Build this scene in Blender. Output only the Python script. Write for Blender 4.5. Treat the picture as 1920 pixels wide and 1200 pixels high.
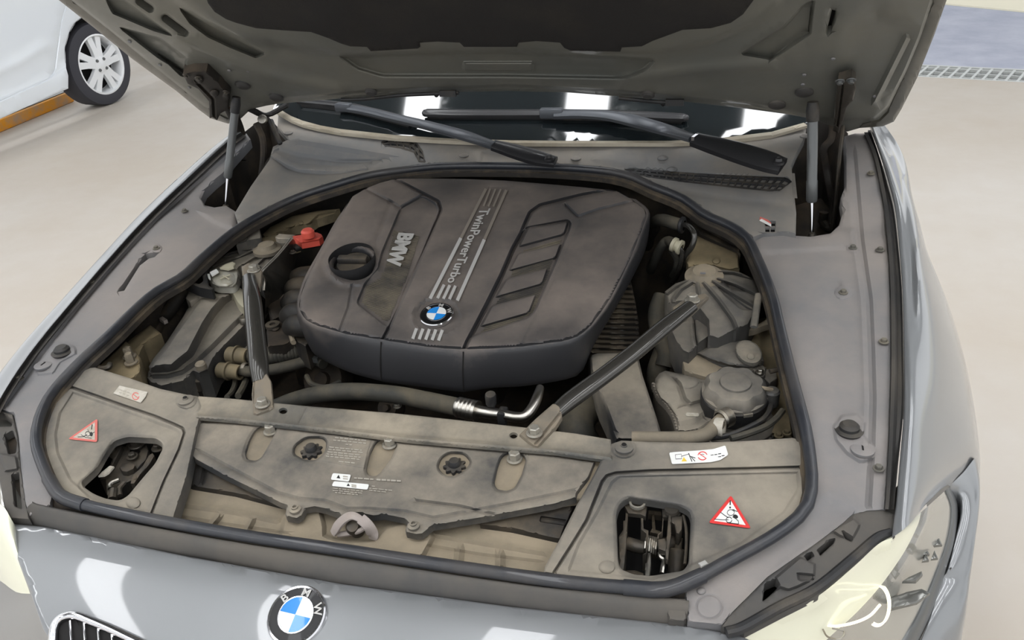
import bpy, bmesh, math, random
import numpy as np
from mathutils import Vector, Matrix, geometry as geo

random.seed(4)
for _o in list(bpy.data.objects):
    bpy.data.objects.remove(_o)
SC = bpy.context.scene
COL = SC.collection
R = math.radians

# ------------------------------------------------------------------ camera
CAMF = 1517.1
CAMM = np.array([[0.96481214, 0.0700604, -0.25343458],
                 [0.25304031, -0.50938441, 0.82249506],
                 [-0.07147129, -0.85768238, -0.50918836]])   # columns: right, down, forward
CAMC = np.array([0.47552, -1.47829, 1.54287])
cd = bpy.data.cameras.new('camera')
cam = bpy.data.objects.new('camera', cd)
COL.objects.link(cam)
cd.sensor_fit = 'HORIZONTAL'
cd.sensor_width = 36.0
cd.lens = CAMF * 36.0 / 1920.0
cd.clip_start = 0.02
_m = Matrix(((CAMM[0][0], -CAMM[0][1], -CAMM[0][2], CAMC[0]),
             (CAMM[1][0], -CAMM[1][1], -CAMM[1][2], CAMC[1]),
             (CAMM[2][0], -CAMM[2][1], -CAMM[2][2], CAMC[2]),
             (0, 0, 0, 1)))
cam.matrix_world = _m
SC.camera = cam

# ------------------------------------------------------------------ world, exposure
SC.view_settings.view_transform = 'Standard'
SC.view_settings.look = 'None'
SC.view_settings.gamma = 1.0
SC.view_settings.use_curve_mapping = False
SC.view_settings.exposure = 0.0
world = bpy.data.worlds.new('sky')
SC.world = world
world.use_nodes = True
_nt = world.node_tree
_bg = _nt.nodes['Background']
_bg.inputs['Color'].default_value = (0.96, 0.98, 1.0, 1)
_bg.inputs['Strength'].default_value = 1.2
LAMP_STRENGTH = 9.0          # ceiling strip lamps

# ------------------------------------------------------------------ materials
def lin(c):
    c = c / 255.0
    return c / 12.92 if c <= 0.04045 else ((c + 0.055) / 1.055) ** 2.4
def rgb(t):
    return (lin(t[0]), lin(t[1]), lin(t[2]), 1.0)
MATS = {}
def mat(name, base, rough=0.6, metal=0.0, dust=None, amount=0.0, scale=9.0, up=0.35, bump=0.0, bscale=400.0,
        coat=0.0, emit=None, estr=0.0, spec=0.5, alpha=None, trans=0.0, ior=1.45, var=0.0, streak=1.0, contrast=0.38):
    m = bpy.data.materials.new(name)
    m.use_nodes = True
    nt = m.node_tree
    b = nt.nodes['Principled BSDF']
    b.inputs['Base Color'].default_value = rgb(base)
    b.inputs['Roughness'].default_value = rough
    b.inputs['Metallic'].default_value = metal
    b.inputs['Specular IOR Level'].default_value = spec
    b.inputs['Coat Weight'].default_value = coat
    b.inputs['Coat Roughness'].default_value = 0.03
    b.inputs['IOR'].default_value = ior
    if trans:
        b.inputs['Transmission Weight'].default_value = trans
    if emit:
        b.inputs['Emission Color'].default_value = rgb(emit)
        b.inputs['Emission Strength'].default_value = estr
    if dust or bump or var:
        g = nt.nodes.new('ShaderNodeNewGeometry')
        mp = nt.nodes.new('ShaderNodeMapping')
        mp.inputs['Scale'].default_value = (1, streak, 1)
        nt.links.new(g.outputs['Position'], mp.inputs['Vector'])
    if dust:
        n1 = nt.nodes.new('ShaderNodeTexNoise')
        n1.inputs['Scale'].default_value = scale
        n1.inputs['Detail'].default_value = 8
        n1.inputs['Roughness'].default_value = 0.62
        nt.links.new(mp.outputs[0], n1.inputs['Vector'])
        r1 = nt.nodes.new('ShaderNodeMapRange')
        r1.inputs['From Min'].default_value = 0.36
        r1.inputs['From Max'].default_value = 0.64
        r1.inputs['To Min'].default_value = -contrast
        r1.inputs['To Max'].default_value = contrast
        nt.links.new(n1.outputs['Fac'], r1.inputs['Value'])
        n2 = nt.nodes.new('ShaderNodeTexNoise')
        n2.inputs['Scale'].default_value = scale * 14
        n2.inputs['Detail'].default_value = 5
        nt.links.new(mp.outputs[0], n2.inputs['Vector'])
        sx = nt.nodes.new('ShaderNodeSeparateXYZ')
        nt.links.new(g.outputs['Normal'], sx.inputs[0])
        a = nt.nodes.new('ShaderNodeMath'); a.operation = 'MULTIPLY_ADD'      # dust settles on faces that look up
        a.inputs[1].default_value = up
        a.inputs[2].default_value = amount - up * 0.8
        nt.links.new(sx.outputs['Z'], a.inputs[0])
        a2 = nt.nodes.new('ShaderNodeMath'); a2.operation = 'ADD'
        nt.links.new(a.outputs[0], a2.inputs[0]); nt.links.new(r1.outputs[0], a2.inputs[1])
        a3 = nt.nodes.new('ShaderNodeMath'); a3.operation = 'MULTIPLY_ADD'
        a3.inputs[1].default_value = 0.22
        nt.links.new(n2.outputs['Fac'], a3.inputs[0]); nt.links.new(a2.outputs[0], a3.inputs[2])
        a4 = nt.nodes.new('ShaderNodeMath'); a4.operation = 'SUBTRACT'; a4.use_clamp = True
        a4.inputs[1].default_value = 0.11
        nt.links.new(a3.outputs[0], a4.inputs[0])
        mx = nt.nodes.new('ShaderNodeMix'); mx.data_type = 'RGBA'
        mx.inputs['A'].default_value = rgb(base)
        mx.inputs['B'].default_value = rgb(dust)
        nt.links.new(a4.outputs[0], mx.inputs['Factor'])
        nt.links.new(mx.outputs['Result'], b.inputs['Base Color'])
        mr = nt.nodes.new('ShaderNodeMapRange')
        mr.inputs['To Min'].default_value = rough
        mr.inputs['To Max'].default_value = 0.95
        nt.links.new(a4.outputs[0], mr.inputs['Value'])
        nt.links.new(mr.outputs[0], b.inputs['Roughness'])
    if bump:
        n3 = nt.nodes.new('ShaderNodeTexNoise')
        n3.inputs['Scale'].default_value = bscale
        n3.inputs['Detail'].default_value = 3
        nt.links.new(mp.outputs[0], n3.inputs['Vector'])
        bp = nt.nodes.new('ShaderNodeBump')
        bp.inputs['Strength'].default_value = bump
        bp.inputs['Distance'].default_value = 0.002
        nt.links.new(n3.outputs['Fac'], bp.inputs['Height'])
        nt.links.new(bp.outputs[0], b.inputs['Normal'])
    MATS[name] = m
    return m

DUST = (156, 147, 132)
DUSTG = (128, 120, 106)
mat('cover', (52, 52, 54), 0.40, dust=(122, 112, 104), amount=0.50, scale=4.5, up=0.7, bump=0.10, bscale=900, spec=0.5)
mat('cover_inset', (34, 33, 33), 0.55, dust=(128, 118, 98), amount=0.45, scale=9, bump=0.3, bscale=900)
mat('corner', (76, 75, 73), 0.5, dust=DUST, amount=0.46, scale=5.5, bump=0.12, bscale=700)
mat('beam', (76, 76, 73), 0.5, dust=(156, 146, 129), amount=0.55, scale=9, bump=0.1, bscale=500)
mat('scoop', (62, 63, 64), 0.5, dust=(156, 146, 130), amount=0.46, scale=6.5, bump=0.15, bscale=700)
mat('tan', (104, 98, 87), 0.7, dust=(153, 140, 119), amount=0.66, scale=7, bump=0.15, bscale=300)
mat('darkplastic', (44, 42, 40), 0.5, dust=(110, 98, 80), amount=0.28, scale=10, bump=0.1)
mat('olive_body', (92, 84, 66), 0.6, dust=(150, 134, 104), amount=0.62, scale=8)
mat('liner', (108, 109, 112), 0.42, dust=(148, 140, 134), amount=0.52, scale=3.2, bump=0.06, bscale=500)
mat('liner_edge', (92, 90, 84), 0.45, dust=(128, 120, 104), amount=0.4, scale=5)
mat('cowl', (104, 105, 106), 0.5, dust=(146, 138, 127), amount=0.45, scale=4, bump=0.06, bscale=500)
mat('seal', (44, 46, 51), 0.36, dust=(92, 86, 80), amount=0.10, scale=9, up=0.1, contrast=.2, coat=.25)
mat('seal_dirty', (46, 42, 38), 0.6, dust=(108, 95, 76), amount=0.22, scale=16, up=0.3)
mat('strip', (64, 63, 62), 0.45, dust=(100, 94, 86), amount=0.3, scale=5)
mat('rubber', (38, 38, 39), 0.5, dust=(100, 92, 80), amount=0.15, scale=12)
mat('hose', (58, 57, 52), 0.65, dust=(104, 96, 80), amount=0.35, scale=14, bump=0.2, bscale=1400)
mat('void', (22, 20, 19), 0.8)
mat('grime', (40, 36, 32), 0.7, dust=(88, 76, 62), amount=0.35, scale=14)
mat('paint', (134, 136, 138), 0.32, metal=0.4, coat=1.0, spec=0.5)
mat('hood_in', (110, 111, 106), 0.36, metal=0.25, dust=(122, 119, 108), amount=0.35, scale=4, up=0.0, coat=0.25)
mat('hood_edge', (86, 84, 76), 0.35, metal=0.2, coat=0.3)
mat('felt', (34, 32, 31), 0.95, bump=0.5, bscale=900, dust=(50, 46, 40), amount=0.1, scale=6, up=0.0)
mat('chrome', (225, 225, 228), 0.08, metal=1.0)
mat('steel', (170, 166, 158), 0.3, metal=1.0, dust=(140, 126, 104), amount=0.2, scale=30)
mat('alu', (190, 186, 178), 0.28, metal=1.0)
mat('bolt', (172, 168, 158), 0.4, metal=0.6, dust=(140, 128, 108), amount=0.25, scale=60)
mat('blackmetal', (62, 60, 56), 0.26, metal=0.35, coat=0.5, dust=(120, 108, 88), amount=-.3, scale=14, up=0.1, contrast=.1)
mat('endplate', (116, 110, 100), 0.35, metal=0.35, dust=(146, 134, 116), amount=0.5, scale=30)
mat('latch', (74, 70, 64), 0.4, metal=0.5, dust=(110, 98, 82), amount=0.25, scale=30)
mat('silver', (188, 186, 182), 0.4, metal=0.2)
mat('silver_dim', (128, 120, 110), 0.5)
mat('white', (226, 226, 222), 0.5)
mat('white_dirty', (196, 190, 178), 0.6, dust=(150, 140, 120), amount=0.2, scale=60)
mat('red', (214, 58, 56), 0.45)
mat('red_faded', (208, 110, 100), 0.5)
mat('redcap', (206, 84, 68), 0.5)
mat('ink', (34, 34, 34), 0.6)
mat('ink_soft', (166, 160, 148), 0.6)
mat('yellow', (228, 196, 70), 0.5)
mat('blue', (36, 134, 214), 0.25, coat=0.6)
mat('badge_white', (222, 224, 222), 0.25, coat=0.6)
mat('badge_black', (16, 16, 18), 0.35, coat=0.15)
mat('cream', (176, 170, 148), 0.5)
mat('wiper', (40, 40, 42), 0.3, coat=0.15)
mat('wiper_grey', (76, 79, 84), 0.32, metal=0.3)
mat('strut_grey', (104, 106, 106), 0.3, metal=0.4)
mat('carwhite', (222, 227, 232), 0.35, coat=0.8)
mat('tyre', (58, 58, 64), 0.75, bump=0.1)
mat('rim', (232, 234, 236), 0.35, metal=0.15)
mat('orange', (238, 160, 26), 0.5, dust=(150, 160, 164), amount=0.22, scale=7, up=0.0)
mat('lens_pale', (226, 226, 204), 0.22, coat=1.0)
mat('lens_in', (176, 174, 166), 0.25, metal=0.5, coat=1.0)
mat('lens_refl', (120, 120, 116), 0.2, metal=0.6)
mat('glow', (255, 250, 215), 0.4, emit=(255, 250, 215), estr=1.3)
mat('lamp', (255, 255, 255), 0.5, emit=(250, 252, 255), estr=LAMP_STRENGTH)
mat('ceil', (74, 76, 76), 0.9)
mat('floor', (198, 193, 186), 0.32, dust=(182, 170, 154), amount=0.45, scale=0.7, up=0.0, contrast=.2, bump=0.12, bscale=60, spec=0.4)
mat('asphalt', (166, 170, 186), 0.85, dust=(190, 193, 205), amount=0.4, scale=3, up=0.0, bump=0.5, bscale=120)
mat('grate', (196, 198, 196), 0.5, metal=0.3)
mat('pit', (120, 122, 118), 0.9)
mat('glass', (28, 33, 35), 0.06, spec=0.9, coat=1.0, dust=(104, 108, 104), amount=-.15, scale=3, up=.0, contrast=.2)
mat('band', (168, 160, 144), 0.5, dust=(140, 130, 112), amount=0.4, scale=10)

# ------------------------------------------------------------------ pixel rays
def rays(px, py):
    q = np.stack([np.asarray(px, float) - 960, np.asarray(py, float) - 600, np.full(np.shape(px), CAMF)], -1)
    return q @ CAMM.T
def onz(px, py, z):
    r = rays(px, py)
    return CAMC + r * ((z - CAMC[2]) / r[..., 2])[..., None]
def solve(px, py, zf):
    """first hit of the view rays with the surface z = zf(x, y)"""
    px = np.asarray(px, float); py = np.asarray(py, float)
    if not callable(zf):
        return onz(px, py, zf)
    r = rays(px, py) / CAMF
    lo = np.full(px.shape, 0.35); hi = np.full(px.shape, 0.35)
    done = np.zeros(px.shape, bool)
    for t in np.arange(0.40, 6.0, 0.06):
        p = CAMC + r * t
        below = (p[..., 2] < zf(p[..., 0], p[..., 1]))
        new = below & ~done
        hi = np.where(new, t, hi); lo = np.where(new, t - 0.06, lo)
        done |= below
        if done.all(): break
    hi = np.where(done, hi, 6.0)
    for _ in range(26):
        m = (lo + hi) / 2
        p = CAMC + r * m[..., None]
        below = p[..., 2] < zf(p[..., 0], p[..., 1])
        hi = np.where(below, m, hi); lo = np.where(below, lo, m)
    return CAMC + r * hi[..., None]
def P(px, py, z):
    return solve(np.array([px]), np.array([py]), z)[0]
class Plane:
    """a tilted plane as a surface; n points to the viewer's side"""
    def __init__(s, p0, n):
        s.p0 = np.array(p0, float); s.n = np.array(n, float); s.n /= np.linalg.norm(s.n)
    def map(s, px, py):
        r = rays(px, py)
        return CAMC + r * (((s.p0 - CAMC) @ s.n) / (r @ s.n))[..., None]
class Surf:
    def __init__(s, zf): s.zf = zf; s.n = np.array([0, 0, 1.0])
    def map(s, px, py): return solve(px, py, s.zf)
def surf(z): return z if hasattr(z, 'map') else Surf(z)
def map_raised(S, px, py, dz):
    """surface points lifted by dz along the surface normal, where the photo shows them"""
    if isinstance(S, Plane):
        r = rays(px, py)
        return CAMC + r * ((((S.p0 - CAMC) @ S.n) + dz) / (r @ S.n))[..., None]
    if callable(S.zf): return solve(px, py, lambda x, y: S.zf(x, y) + dz)
    return onz(px, py, S.zf + dz)

_zy = [-1.0, -.82, -.76, -.6, -.53, -.25, 0, .13, .25, .5]
_zz = [.735, .765, .775, .80, .825, .85, .88, .925, .955, .99]
def ZS(dz=0.0):
    return lambda x, y: np.interp(y, _zy, _zz) + dz

# ------------------------------------------------------------------ object helpers
def setlab(o, label=None, cat=None, group=None, kind=None):
    if label: o['label'] = label
    if cat: o['category'] = cat
    if group: o['group'] = group
    if kind: o['kind'] = kind
    return o
def thing(name, loc, label, cat, group=None):
    o = bpy.data.objects.new(name, None)
    o.empty_display_size = 0.05
    COL.objects.link(o)
    o.location = [float(v) for v in loc]
    return setlab(o, label, cat, group)
def wloc(o):
    v = Vector((0, 0, 0))
    while o is not None:
        v += o.location; o = o.parent
    return v
def finish(name, bm, mats, parent=None, sharp=35, smooth=True, label=None, weld=False, origin=None):
    if weld: bmesh.ops.remove_doubles(bm, verts=bm.verts, dist=1e-5)
    bm.normal_update()
    if smooth:
        for f in bm.faces: f.smooth = True
        a = R(sharp)
        for e in bm.edges:
            if len(e.link_faces) == 2:
                if e.calc_face_angle(0) > a: e.smooth = False
    me = bpy.data.meshes.new(name)
    off = wloc(parent) if parent is not None else (Vector(origin) if origin is not None else Vector((0, 0, 0)))
    bmesh.ops.translate(bm, verts=bm.verts, vec=-off)
    bm.to_mesh(me); bm.free()
    for m in (mats if isinstance(mats, (list, tuple)) else [mats]):
        me.materials.append(MATS[m] if isinstance(m, str) else m)
    o = bpy.data.objects.new(name, me)
    COL.objects.link(o)
    if parent is not None: o.parent = parent
    elif origin is not None: o.location = origin
    if label: o['label'] = label
    return o
def dup(o, parent, shift=(0, 0, 0), name=None):
    c = o.copy()
    COL.objects.link(c); c.parent = parent
    c.location = o.location + Vector(shift)
    if name: c.name = name
    return c

def catmull(pts, n=6, closed=False):
    pts = [np.array(p, float) for p in pts]
    L = len(pts); out = []
    rng = range(L) if closed else range(L - 1)
    for i in rng:
        p1, p2 = pts[i], pts[(i + 1) % L]
        p0 = pts[(i - 1) % L] if (closed or i > 0) else 2 * p1 - p2
        p3 = pts[(i + 2) % L] if (closed or i + 2 < L) else 2 * p2 - p1
        for k in range(n):
            t = k / n
            out.append(0.5 * (2 * p1 + (p2 - p0) * t + (2 * p0 - 5 * p1 + 4 * p2 - p3) * t * t + (3 * p1 - p0 - 3 * p2 + p3) * t ** 3))
    if not closed: out.append(pts[-1])
    return np.array(out)
def resample(pts, n, closed=False):
    pts = np.array(pts, float)
    if closed: pts = np.vstack([pts, pts[:1]])
    d = np.r_[0, np.cumsum(np.linalg.norm(np.diff(pts, axis=0), axis=1))]
    s = np.linspace(0, d[-1], n + 1)[:-1] if closed else np.linspace(0, d[-1], n)
    return np.stack([np.interp(s, d, pts[:, k]) for k in range(pts.shape[1])], 1)
def rnd(poly, r, n=5):
    """round the corners of a polygon by radius r"""
    poly = [np.array(p, float) for p in poly]; out = []; L = len(poly)
    for i, p in enumerate(poly):
        a = poly[i - 1] - p; b = poly[(i + 1) % L] - p
        la, lb = np.linalg.norm(a), np.linalg.norm(b)
        q = min(r, la * .45, lb * .45)
        s, e = p + a / la * q, p + b / lb * q
        for k in range(n + 1):
            t = k / n
            out.append((1 - t) ** 2 * s + 2 * t * (1 - t) * p + t * t * e)
    return np.array(out)
def ell(cx, cy, rx, ry, n=28, rot=0.0):
    a = np.linspace(0, 2 * np.pi, n, endpoint=False)
    c, s = math.cos(rot), math.sin(rot)
    x, y = rx * np.cos(a), ry * np.sin(a)
    return np.stack([cx + x * c - y * s, cy + x * s + y * c], 1)
def capsule(ax, ay, bx, by, w, n=8):
    d = np.array([bx - ax, by - ay], float); L = np.linalg.norm(d); d /= L; nn = np.array([-d[1], d[0]])
    out = []
    for k in range(n + 1):
        t = math.pi / 2 + math.pi * k / n
        out.append(np.array([ax, ay]) + w * (math.cos(t) * d + math.sin(t) * nn))
    for k in range(n + 1):
        t = -math.pi / 2 + math.pi * k / n
        out.append(np.array([bx, by]) + w * (math.cos(t) * d + math.sin(t) * nn))
    return np.array(out)
def segdist(px, py, pts, closed=False):
    pts = np.array(pts, float)
    d = np.full(px.shape, 1e9)
    n = len(pts)
    for i in range(n if closed else n - 1):
        a, b = pts[i], pts[(i + 1) % n]
        ab = b - a; l2 = max(ab @ ab, 1e-12)
        t = np.clip(((px - a[0]) * ab[0] + (py - a[1]) * ab[1]) / l2, 0, 1)
        d = np.minimum(d, np.hypot(px - a[0] - t * ab[0], py - a[1] - t * ab[1]))
    return d
def inside(px, py, poly):
    poly = np.array(poly, float); r = np.zeros(px.shape, bool); n = len(poly)
    for i in range(n):
        x1, y1 = poly[i]; x2, y2 = poly[(i + 1) % n]
        if y1 == y2: continue
        c = ((y1 > py) != (y2 > py)) & (px < (x2 - x1) * (py - y1) / (y2 - y1) + x1)
        r ^= c
    return r
def sdf(px, py, poly):
    d = segdist(px, py, poly, True)
    return np.where(inside(px, py, poly), d, -d)      # positive inside
def sstep(t):
    t = np.clip(t, 0, 1); return t * t * (3 - 2 * t)

# relief features, measured along a drawn outline
def pad(poly, h, soft=3.0):
    return ('pad', np.array(poly, float), h, soft)
def groove(line, w, depth, closed=False):
    return ('groove', np.array(line, float), w, depth, closed)
def dome(cx, cy, r, h):
    return ('dome', cx, cy, r, h)
def ridge(line, w, h): return ('ridge', np.array(line, float), w, h)
def relief(px, py, feats):
    z = np.zeros(px.shape)
    for f in feats:
        if f[0] == 'pad': z += f[2] * sstep(sdf(px, py, f[1]) / f[3] + 0.5)
        elif f[0] == 'groove':
            d = segdist(px, py, f[1], f[4]); z -= f[3] * sstep(1 - d / f[2])
        elif f[0] == 'ridge':
            d = segdist(px, py, f[1]); z += f[3] * np.clip(1 - d / f[2], 0, 1)
        elif f[0] == 'dome':
            d = np.hypot(px - f[1], (py - f[2]) * 1.25) / f[3]; z += f[4] * np.sqrt(np.clip(1 - d * d, 0, 1))
        elif f[0] == 'fn': z += f[1](px, py)
    return z

def panel_bm(outline, z, holes=(), step=9.0, feats=(), edge=(3, .0015), skirt=.006, hskirt=None, flare=0.0, bm=None, mi=0):
    S = surf(z)
    outline = np.array(outline, float)
    if bm is None: bm = bmesh.new()
    def dens(poly):
        o = []
        n = len(poly)
        for i in range(n):
            a, b = poly[i], poly[(i + 1) % n]
            k = max(1, int(np.linalg.norm(b - a) / step))
            for j in range(k): o.append(a + (b - a) * j / k)
        return np.array(o)
    loops = [dens(outline)] + [dens(np.array(h, float)) for h in holes]
    pts = []; edges = []
    for lp in loops:
        s = len(pts); pts += [tuple(p) for p in lp]
        edges += [(s + i, s + (i + 1) % len(lp)) for i in range(len(lp))]
    mn, mx_ = outline.min(0), outline.max(0)
    gx, gy = np.meshgrid(np.arange(mn[0], mx_[0], step), np.arange(mn[1], mx_[1], step))
    gx[1::2] += step / 2
    gx, gy = gx.ravel(), gy.ravel()
    flines = []                                        # contour lines that keep the relief crisp: (points, closed)
    band = np.full(gx.shape, False)
    def offs(ln, ks, closed, spc):
        L = np.linalg.norm(np.diff(np.vstack([ln, ln[:1]]) if closed else ln, axis=0), axis=1).sum()
        n_ = max(6 if closed else 2, int(L / spc))
        pl = resample(ln, n_, closed)
        nx = (np.roll(pl, -1, 0) - np.roll(pl, 1, 0)) if closed else np.gradient(pl, axis=0)
        nrm = np.stack([nx[:, 1], -nx[:, 0]], 1) / (np.linalg.norm(nx, axis=1, keepdims=True) + 1e-9)
        for k in ks: flines.append((pl + nrm * k, closed))
    for f in feats:
        if f[0] == 'pad':
            w_ = f[3]; offs(f[1], (-.5 * w_, -.2 * w_, .2 * w_, .5 * w_), True, max(2.2, min(step, w_ * 1.1)))
            band |= segdist(gx, gy, f[1], True) < w_ * .5 + step * .45
        elif f[0] in ('groove', 'ridge'):
            cl = f[0] == 'groove' and f[4]; w_ = f[2]
            offs(f[1], (-w_, -.5 * w_, 0, .5 * w_, w_), cl, max(2.2, min(step, w_ * .9)))
            band |= segdist(gx, gy, f[1], cl) < w_ + step * .45
        elif f[0] == 'dome':
            for q in (.3, .6, .85, 1.0): flines.append((ell(f[1], f[2], f[3] * q, f[3] * q / 1.25, 18), True))
            band |= np.hypot(gx - f[1], (gy - f[2]) * 1.25) < f[3] * 1.05
    eb = []
    for lp in loops:
        if edge[0] > 0:
            nx = np.roll(lp, -1, 0) - np.roll(lp, 1, 0); nl = np.linalg.norm(nx, axis=1, keepdims=True) + 1e-9
            nrm = np.stack([nx[:, 1], -nx[:, 0]], 1) / nl
            for o_ in (-1, -.5, .5, 1.): eb.append(lp + nrm * edge[0] * o_)
    raw_loops = [outline] + [np.array(h, float) for h in holes]
    def clear(q):
        ok = inside(q[:, 0], q[:, 1], outline)
        db = np.full(len(q), 1e9)
        for lp in raw_loops: db = np.minimum(db, segdist(q[:, 0], q[:, 1], lp, True))
        ok &= db > min(1.2, step * .2, max(edge[0] * .4, .3))
        for h in raw_loops[1:]: ok &= ~inside(q[:, 0], q[:, 1], h)
        return ok
    for ln, closed in flines:
        ok = clear(ln); ids = []
        for p_, o_ in zip(ln, ok):
            ids.append(len(pts) if o_ else None)
            if o_: pts.append(tuple(p_))
        m_ = len(ln)
        for i in range(m_ if closed else m_ - 1):
            j = (i + 1) % m_
            if ids[i] is not None and ids[j] is not None: edges.append((ids[i], ids[j]))
    g_ = np.stack([gx, gy], 1)[~band]
    if eb:
        ebv = np.vstack(eb)
        key = np.round(ebv / max(.8, step * .2)).astype(int)
        _, idx = np.unique(key, axis=0, return_index=True)
        ebv = ebv[np.sort(idx)]
        if flines:
            A_ = np.vstack([l for l, _c in flines])
            keep_ = np.array([(np.abs(A_ - q).sum(1).min() > 1.5) for q in ebv])
            ebv = ebv[keep_]
        g_ = np.vstack([g_, ebv])
    if len(g_): g_ = g_[clear(g_)]
    pts += [tuple(p) for p in g_]
    vo, eo, fo, ov, oe, of = geo.delaunay_2d_cdt([Vector(p) for p in pts], edges, [], 0, 1e-4)
    V = np.array([tuple(v) for v in vo])
    F = np.array([tuple(f) for f in fo if len(f) == 3])
    cen = V[F].mean(1)
    keep = inside(cen[:, 0], cen[:, 1], loops[0])
    for h in loops[1:]:
        keep &= ~inside(cen[:, 0], cen[:, 1], h)
    F = F[keep]
    dz = relief(V[:, 0], V[:, 1], feats) if feats else np.zeros(len(V))
    if edge[0] > 0:
        d = np.full(len(V), 1e9)
        for lp in loops: d = np.minimum(d, segdist(V[:, 0], V[:, 1], lp, True))
        t = np.clip(1 - d / edge[0], 0, 1)
        dz -= edge[1] * (1 - np.sqrt(np.clip(1 - t * t, 0, 1)))
    W = map_raised(S, V[:, 0], V[:, 1], dz)
    used = np.unique(F)
    vm = {int(i): bm.verts.new(W[i]) for i in used}
    # orientation test
    a, b, c = W[F[0][0]], W[F[0][1]], W[F[0][2]]
    flip = np.dot(np.cross(b - a, c - a), S.n) < 0
    ecount = {}
    for f in F:
        f = [int(i) for i in f]
        if flip: f = f[::-1]
        try:
            fc = bm.faces.new([vm[i] for i in f]); fc.material_index = mi
        except ValueError: continue
        for i in range(3):
            e = (f[i], f[(i + 1) % 3]); ecount[e] = 1
    if skirt:
        low = {}
        nn = S.n
        ctr = W[used].mean(0)
        isH = np.zeros(len(V), bool)
        if hskirt is not None:
            for h in raw_loops[1:]: isH |= segdist(V[:, 0], V[:, 1], h, True) < .3
        def lowv(i):
            if i not in low:
                p = W[i] - nn * (hskirt if isH[i] else skirt)
                if flare:
                    dd = W[i] - ctr; dd = dd - nn * (dd @ nn); p = p + dd / (np.linalg.norm(dd) + 1e-9) * flare
                low[i] = bm.verts.new(p)
            return low[i]
        for (i, j) in list(ecount):
            if (j, i) not in ecount:
                try:
                    fc = bm.faces.new([vm[j], vm[i], lowv(i), lowv(j)]); fc.material_index = mi
                except ValueError: pass
    return bm
def panel(name, outline, z, m, parent=None, label=None, origin=None, sharp=35, **kw):
    return finish(name, panel_bm(outline, z, **kw), m, parent, sharp=sharp, label=label, origin=origin)

def tube_bm(pts, r, seg=12, n=6, bm=None, mi=0, caps=True, corr=None, flat=1.0, smooth=True):
    """pts 3-D; r number or list; corr=(pitch, depth) makes rings"""
    if bm is None: bm = bmesh.new()
    pts = [np.array(p, float) for p in pts]
    rr = [r] * len(pts) if np.isscalar(r) else list(r)
    q = np.array([np.r_[p, k] for p, k in zip(pts, rr)])
    c = catmull(q, n) if (smooth and len(q) > 2) else resample(q, max(2, n * (len(q) - 1) if not smooth else n + 1))
    if not smooth: c = q
    if corr:
        L = np.linalg.norm(np.diff(c[:, :3], axis=0), axis=1).sum()
        k = max(4, int(L / corr[0])) * 4
        c = resample(c, k + 1)
        c[:, 3] += corr[1] * np.array([(0, .7, 1, .7)[i % 4] for i in range(len(c))])
    rings = []
    T = np.gradient(c[:, :3], axis=0)
    up = np.array([0, 0, 1.0])
    t0 = T[0] / np.linalg.norm(T[0])
    if abs(t0 @ up) > .95: up = np.array([1.0, 0, 0])
    u = np.cross(t0, up); u /= np.linalg.norm(u)
    for i in range(len(c)):
        t = T[i] / (np.linalg.norm(T[i]) + 1e-12)
        u = u - t * (u @ t); u /= np.linalg.norm(u)
        v = np.cross(u, t)
        ring = []
        for k in range(seg):
            a = 2 * math.pi * k / seg
            ring.append(bm.verts.new(c[i, :3] + c[i, 3] * (math.cos(a) * u + math.sin(a) * v * flat)))
        rings.append(ring)
    for a, b in zip(rings, rings[1:]):
        for k in range(seg):
            f = bm.faces.new([a[k], a[(k + 1) % seg], b[(k + 1) % seg], b[k]]); f.material_index = mi
    if caps:
        f = bm.faces.new(rings[0][::-1]); f.material_index = mi
        f = bm.faces.new(rings[-1]); f.material_index = mi
    return bm
def PT(*pts):
    return [P(*p) for p in pts]
def tube(name, pts, r, m, parent=None, label=None, origin=None, **kw):
    bm = tube_bm(pts, r, **kw)
    bmesh.ops.recalc_face_normals(bm, faces=bm.faces)
    return finish(name, bm, m, parent, label=label, origin=origin)
def frame(axis):
    a = np.array(axis, float); a /= np.linalg.norm(a)
    h = np.array([1.0, 0, 0]) if abs(a[0]) < .9 else np.array([0, 1.0, 0])
    u = h - a * (h @ a); u /= np.linalg.norm(u)
    return u, np.cross(a, u), a
def lathe_bm(prof, loc, axis=(0, 0, 1), seg=24, bm=None, mi=0, scal=None):
    """prof [(radius, height)]; scal(angle, i) may scallop the radius"""
    if bm is None: bm = bmesh.new()
    u, v, a = frame(axis); loc = np.array(loc, float); rings = []
    for i, (r, h) in enumerate(prof):
        if r <= 1e-6: rings.append([bm.verts.new(loc + a * h)])
        else:
            rings.append([bm.verts.new(loc + a * h + (r * (scal(2 * math.pi * k / seg, i) if scal else 1)) * (math.cos(2 * math.pi * k / seg) * u + math.sin(2 * math.pi * k / seg) * v)) for k in range(seg)])
    for A, B in zip(rings, rings[1:]):
        for k in range(seg):
            k2 = (k + 1) % seg
            if len(A) == 1 and len(B) == 1: continue
            if len(A) == 1: f = bm.faces.new([A[0], B[k2], B[k]])
            elif len(B) == 1: f = bm.faces.new([A[k], A[k2], B[0]])
            else: f = bm.faces.new([A[k], A[k2], B[k2], B[k]])
            f.material_index = mi
    return bm
def lathe(name, prof, loc, m, parent=None, axis=(0, 0, 1), seg=24, label=None, scal=None, origin=None, sharp=35):
    bm = lathe_bm(prof, loc, axis, seg, scal=scal)
    bmesh.ops.recalc_face_normals(bm, faces=bm.faces)
    return finish(name, bm, m, parent, label=label, origin=origin, sharp=sharp)
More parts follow.
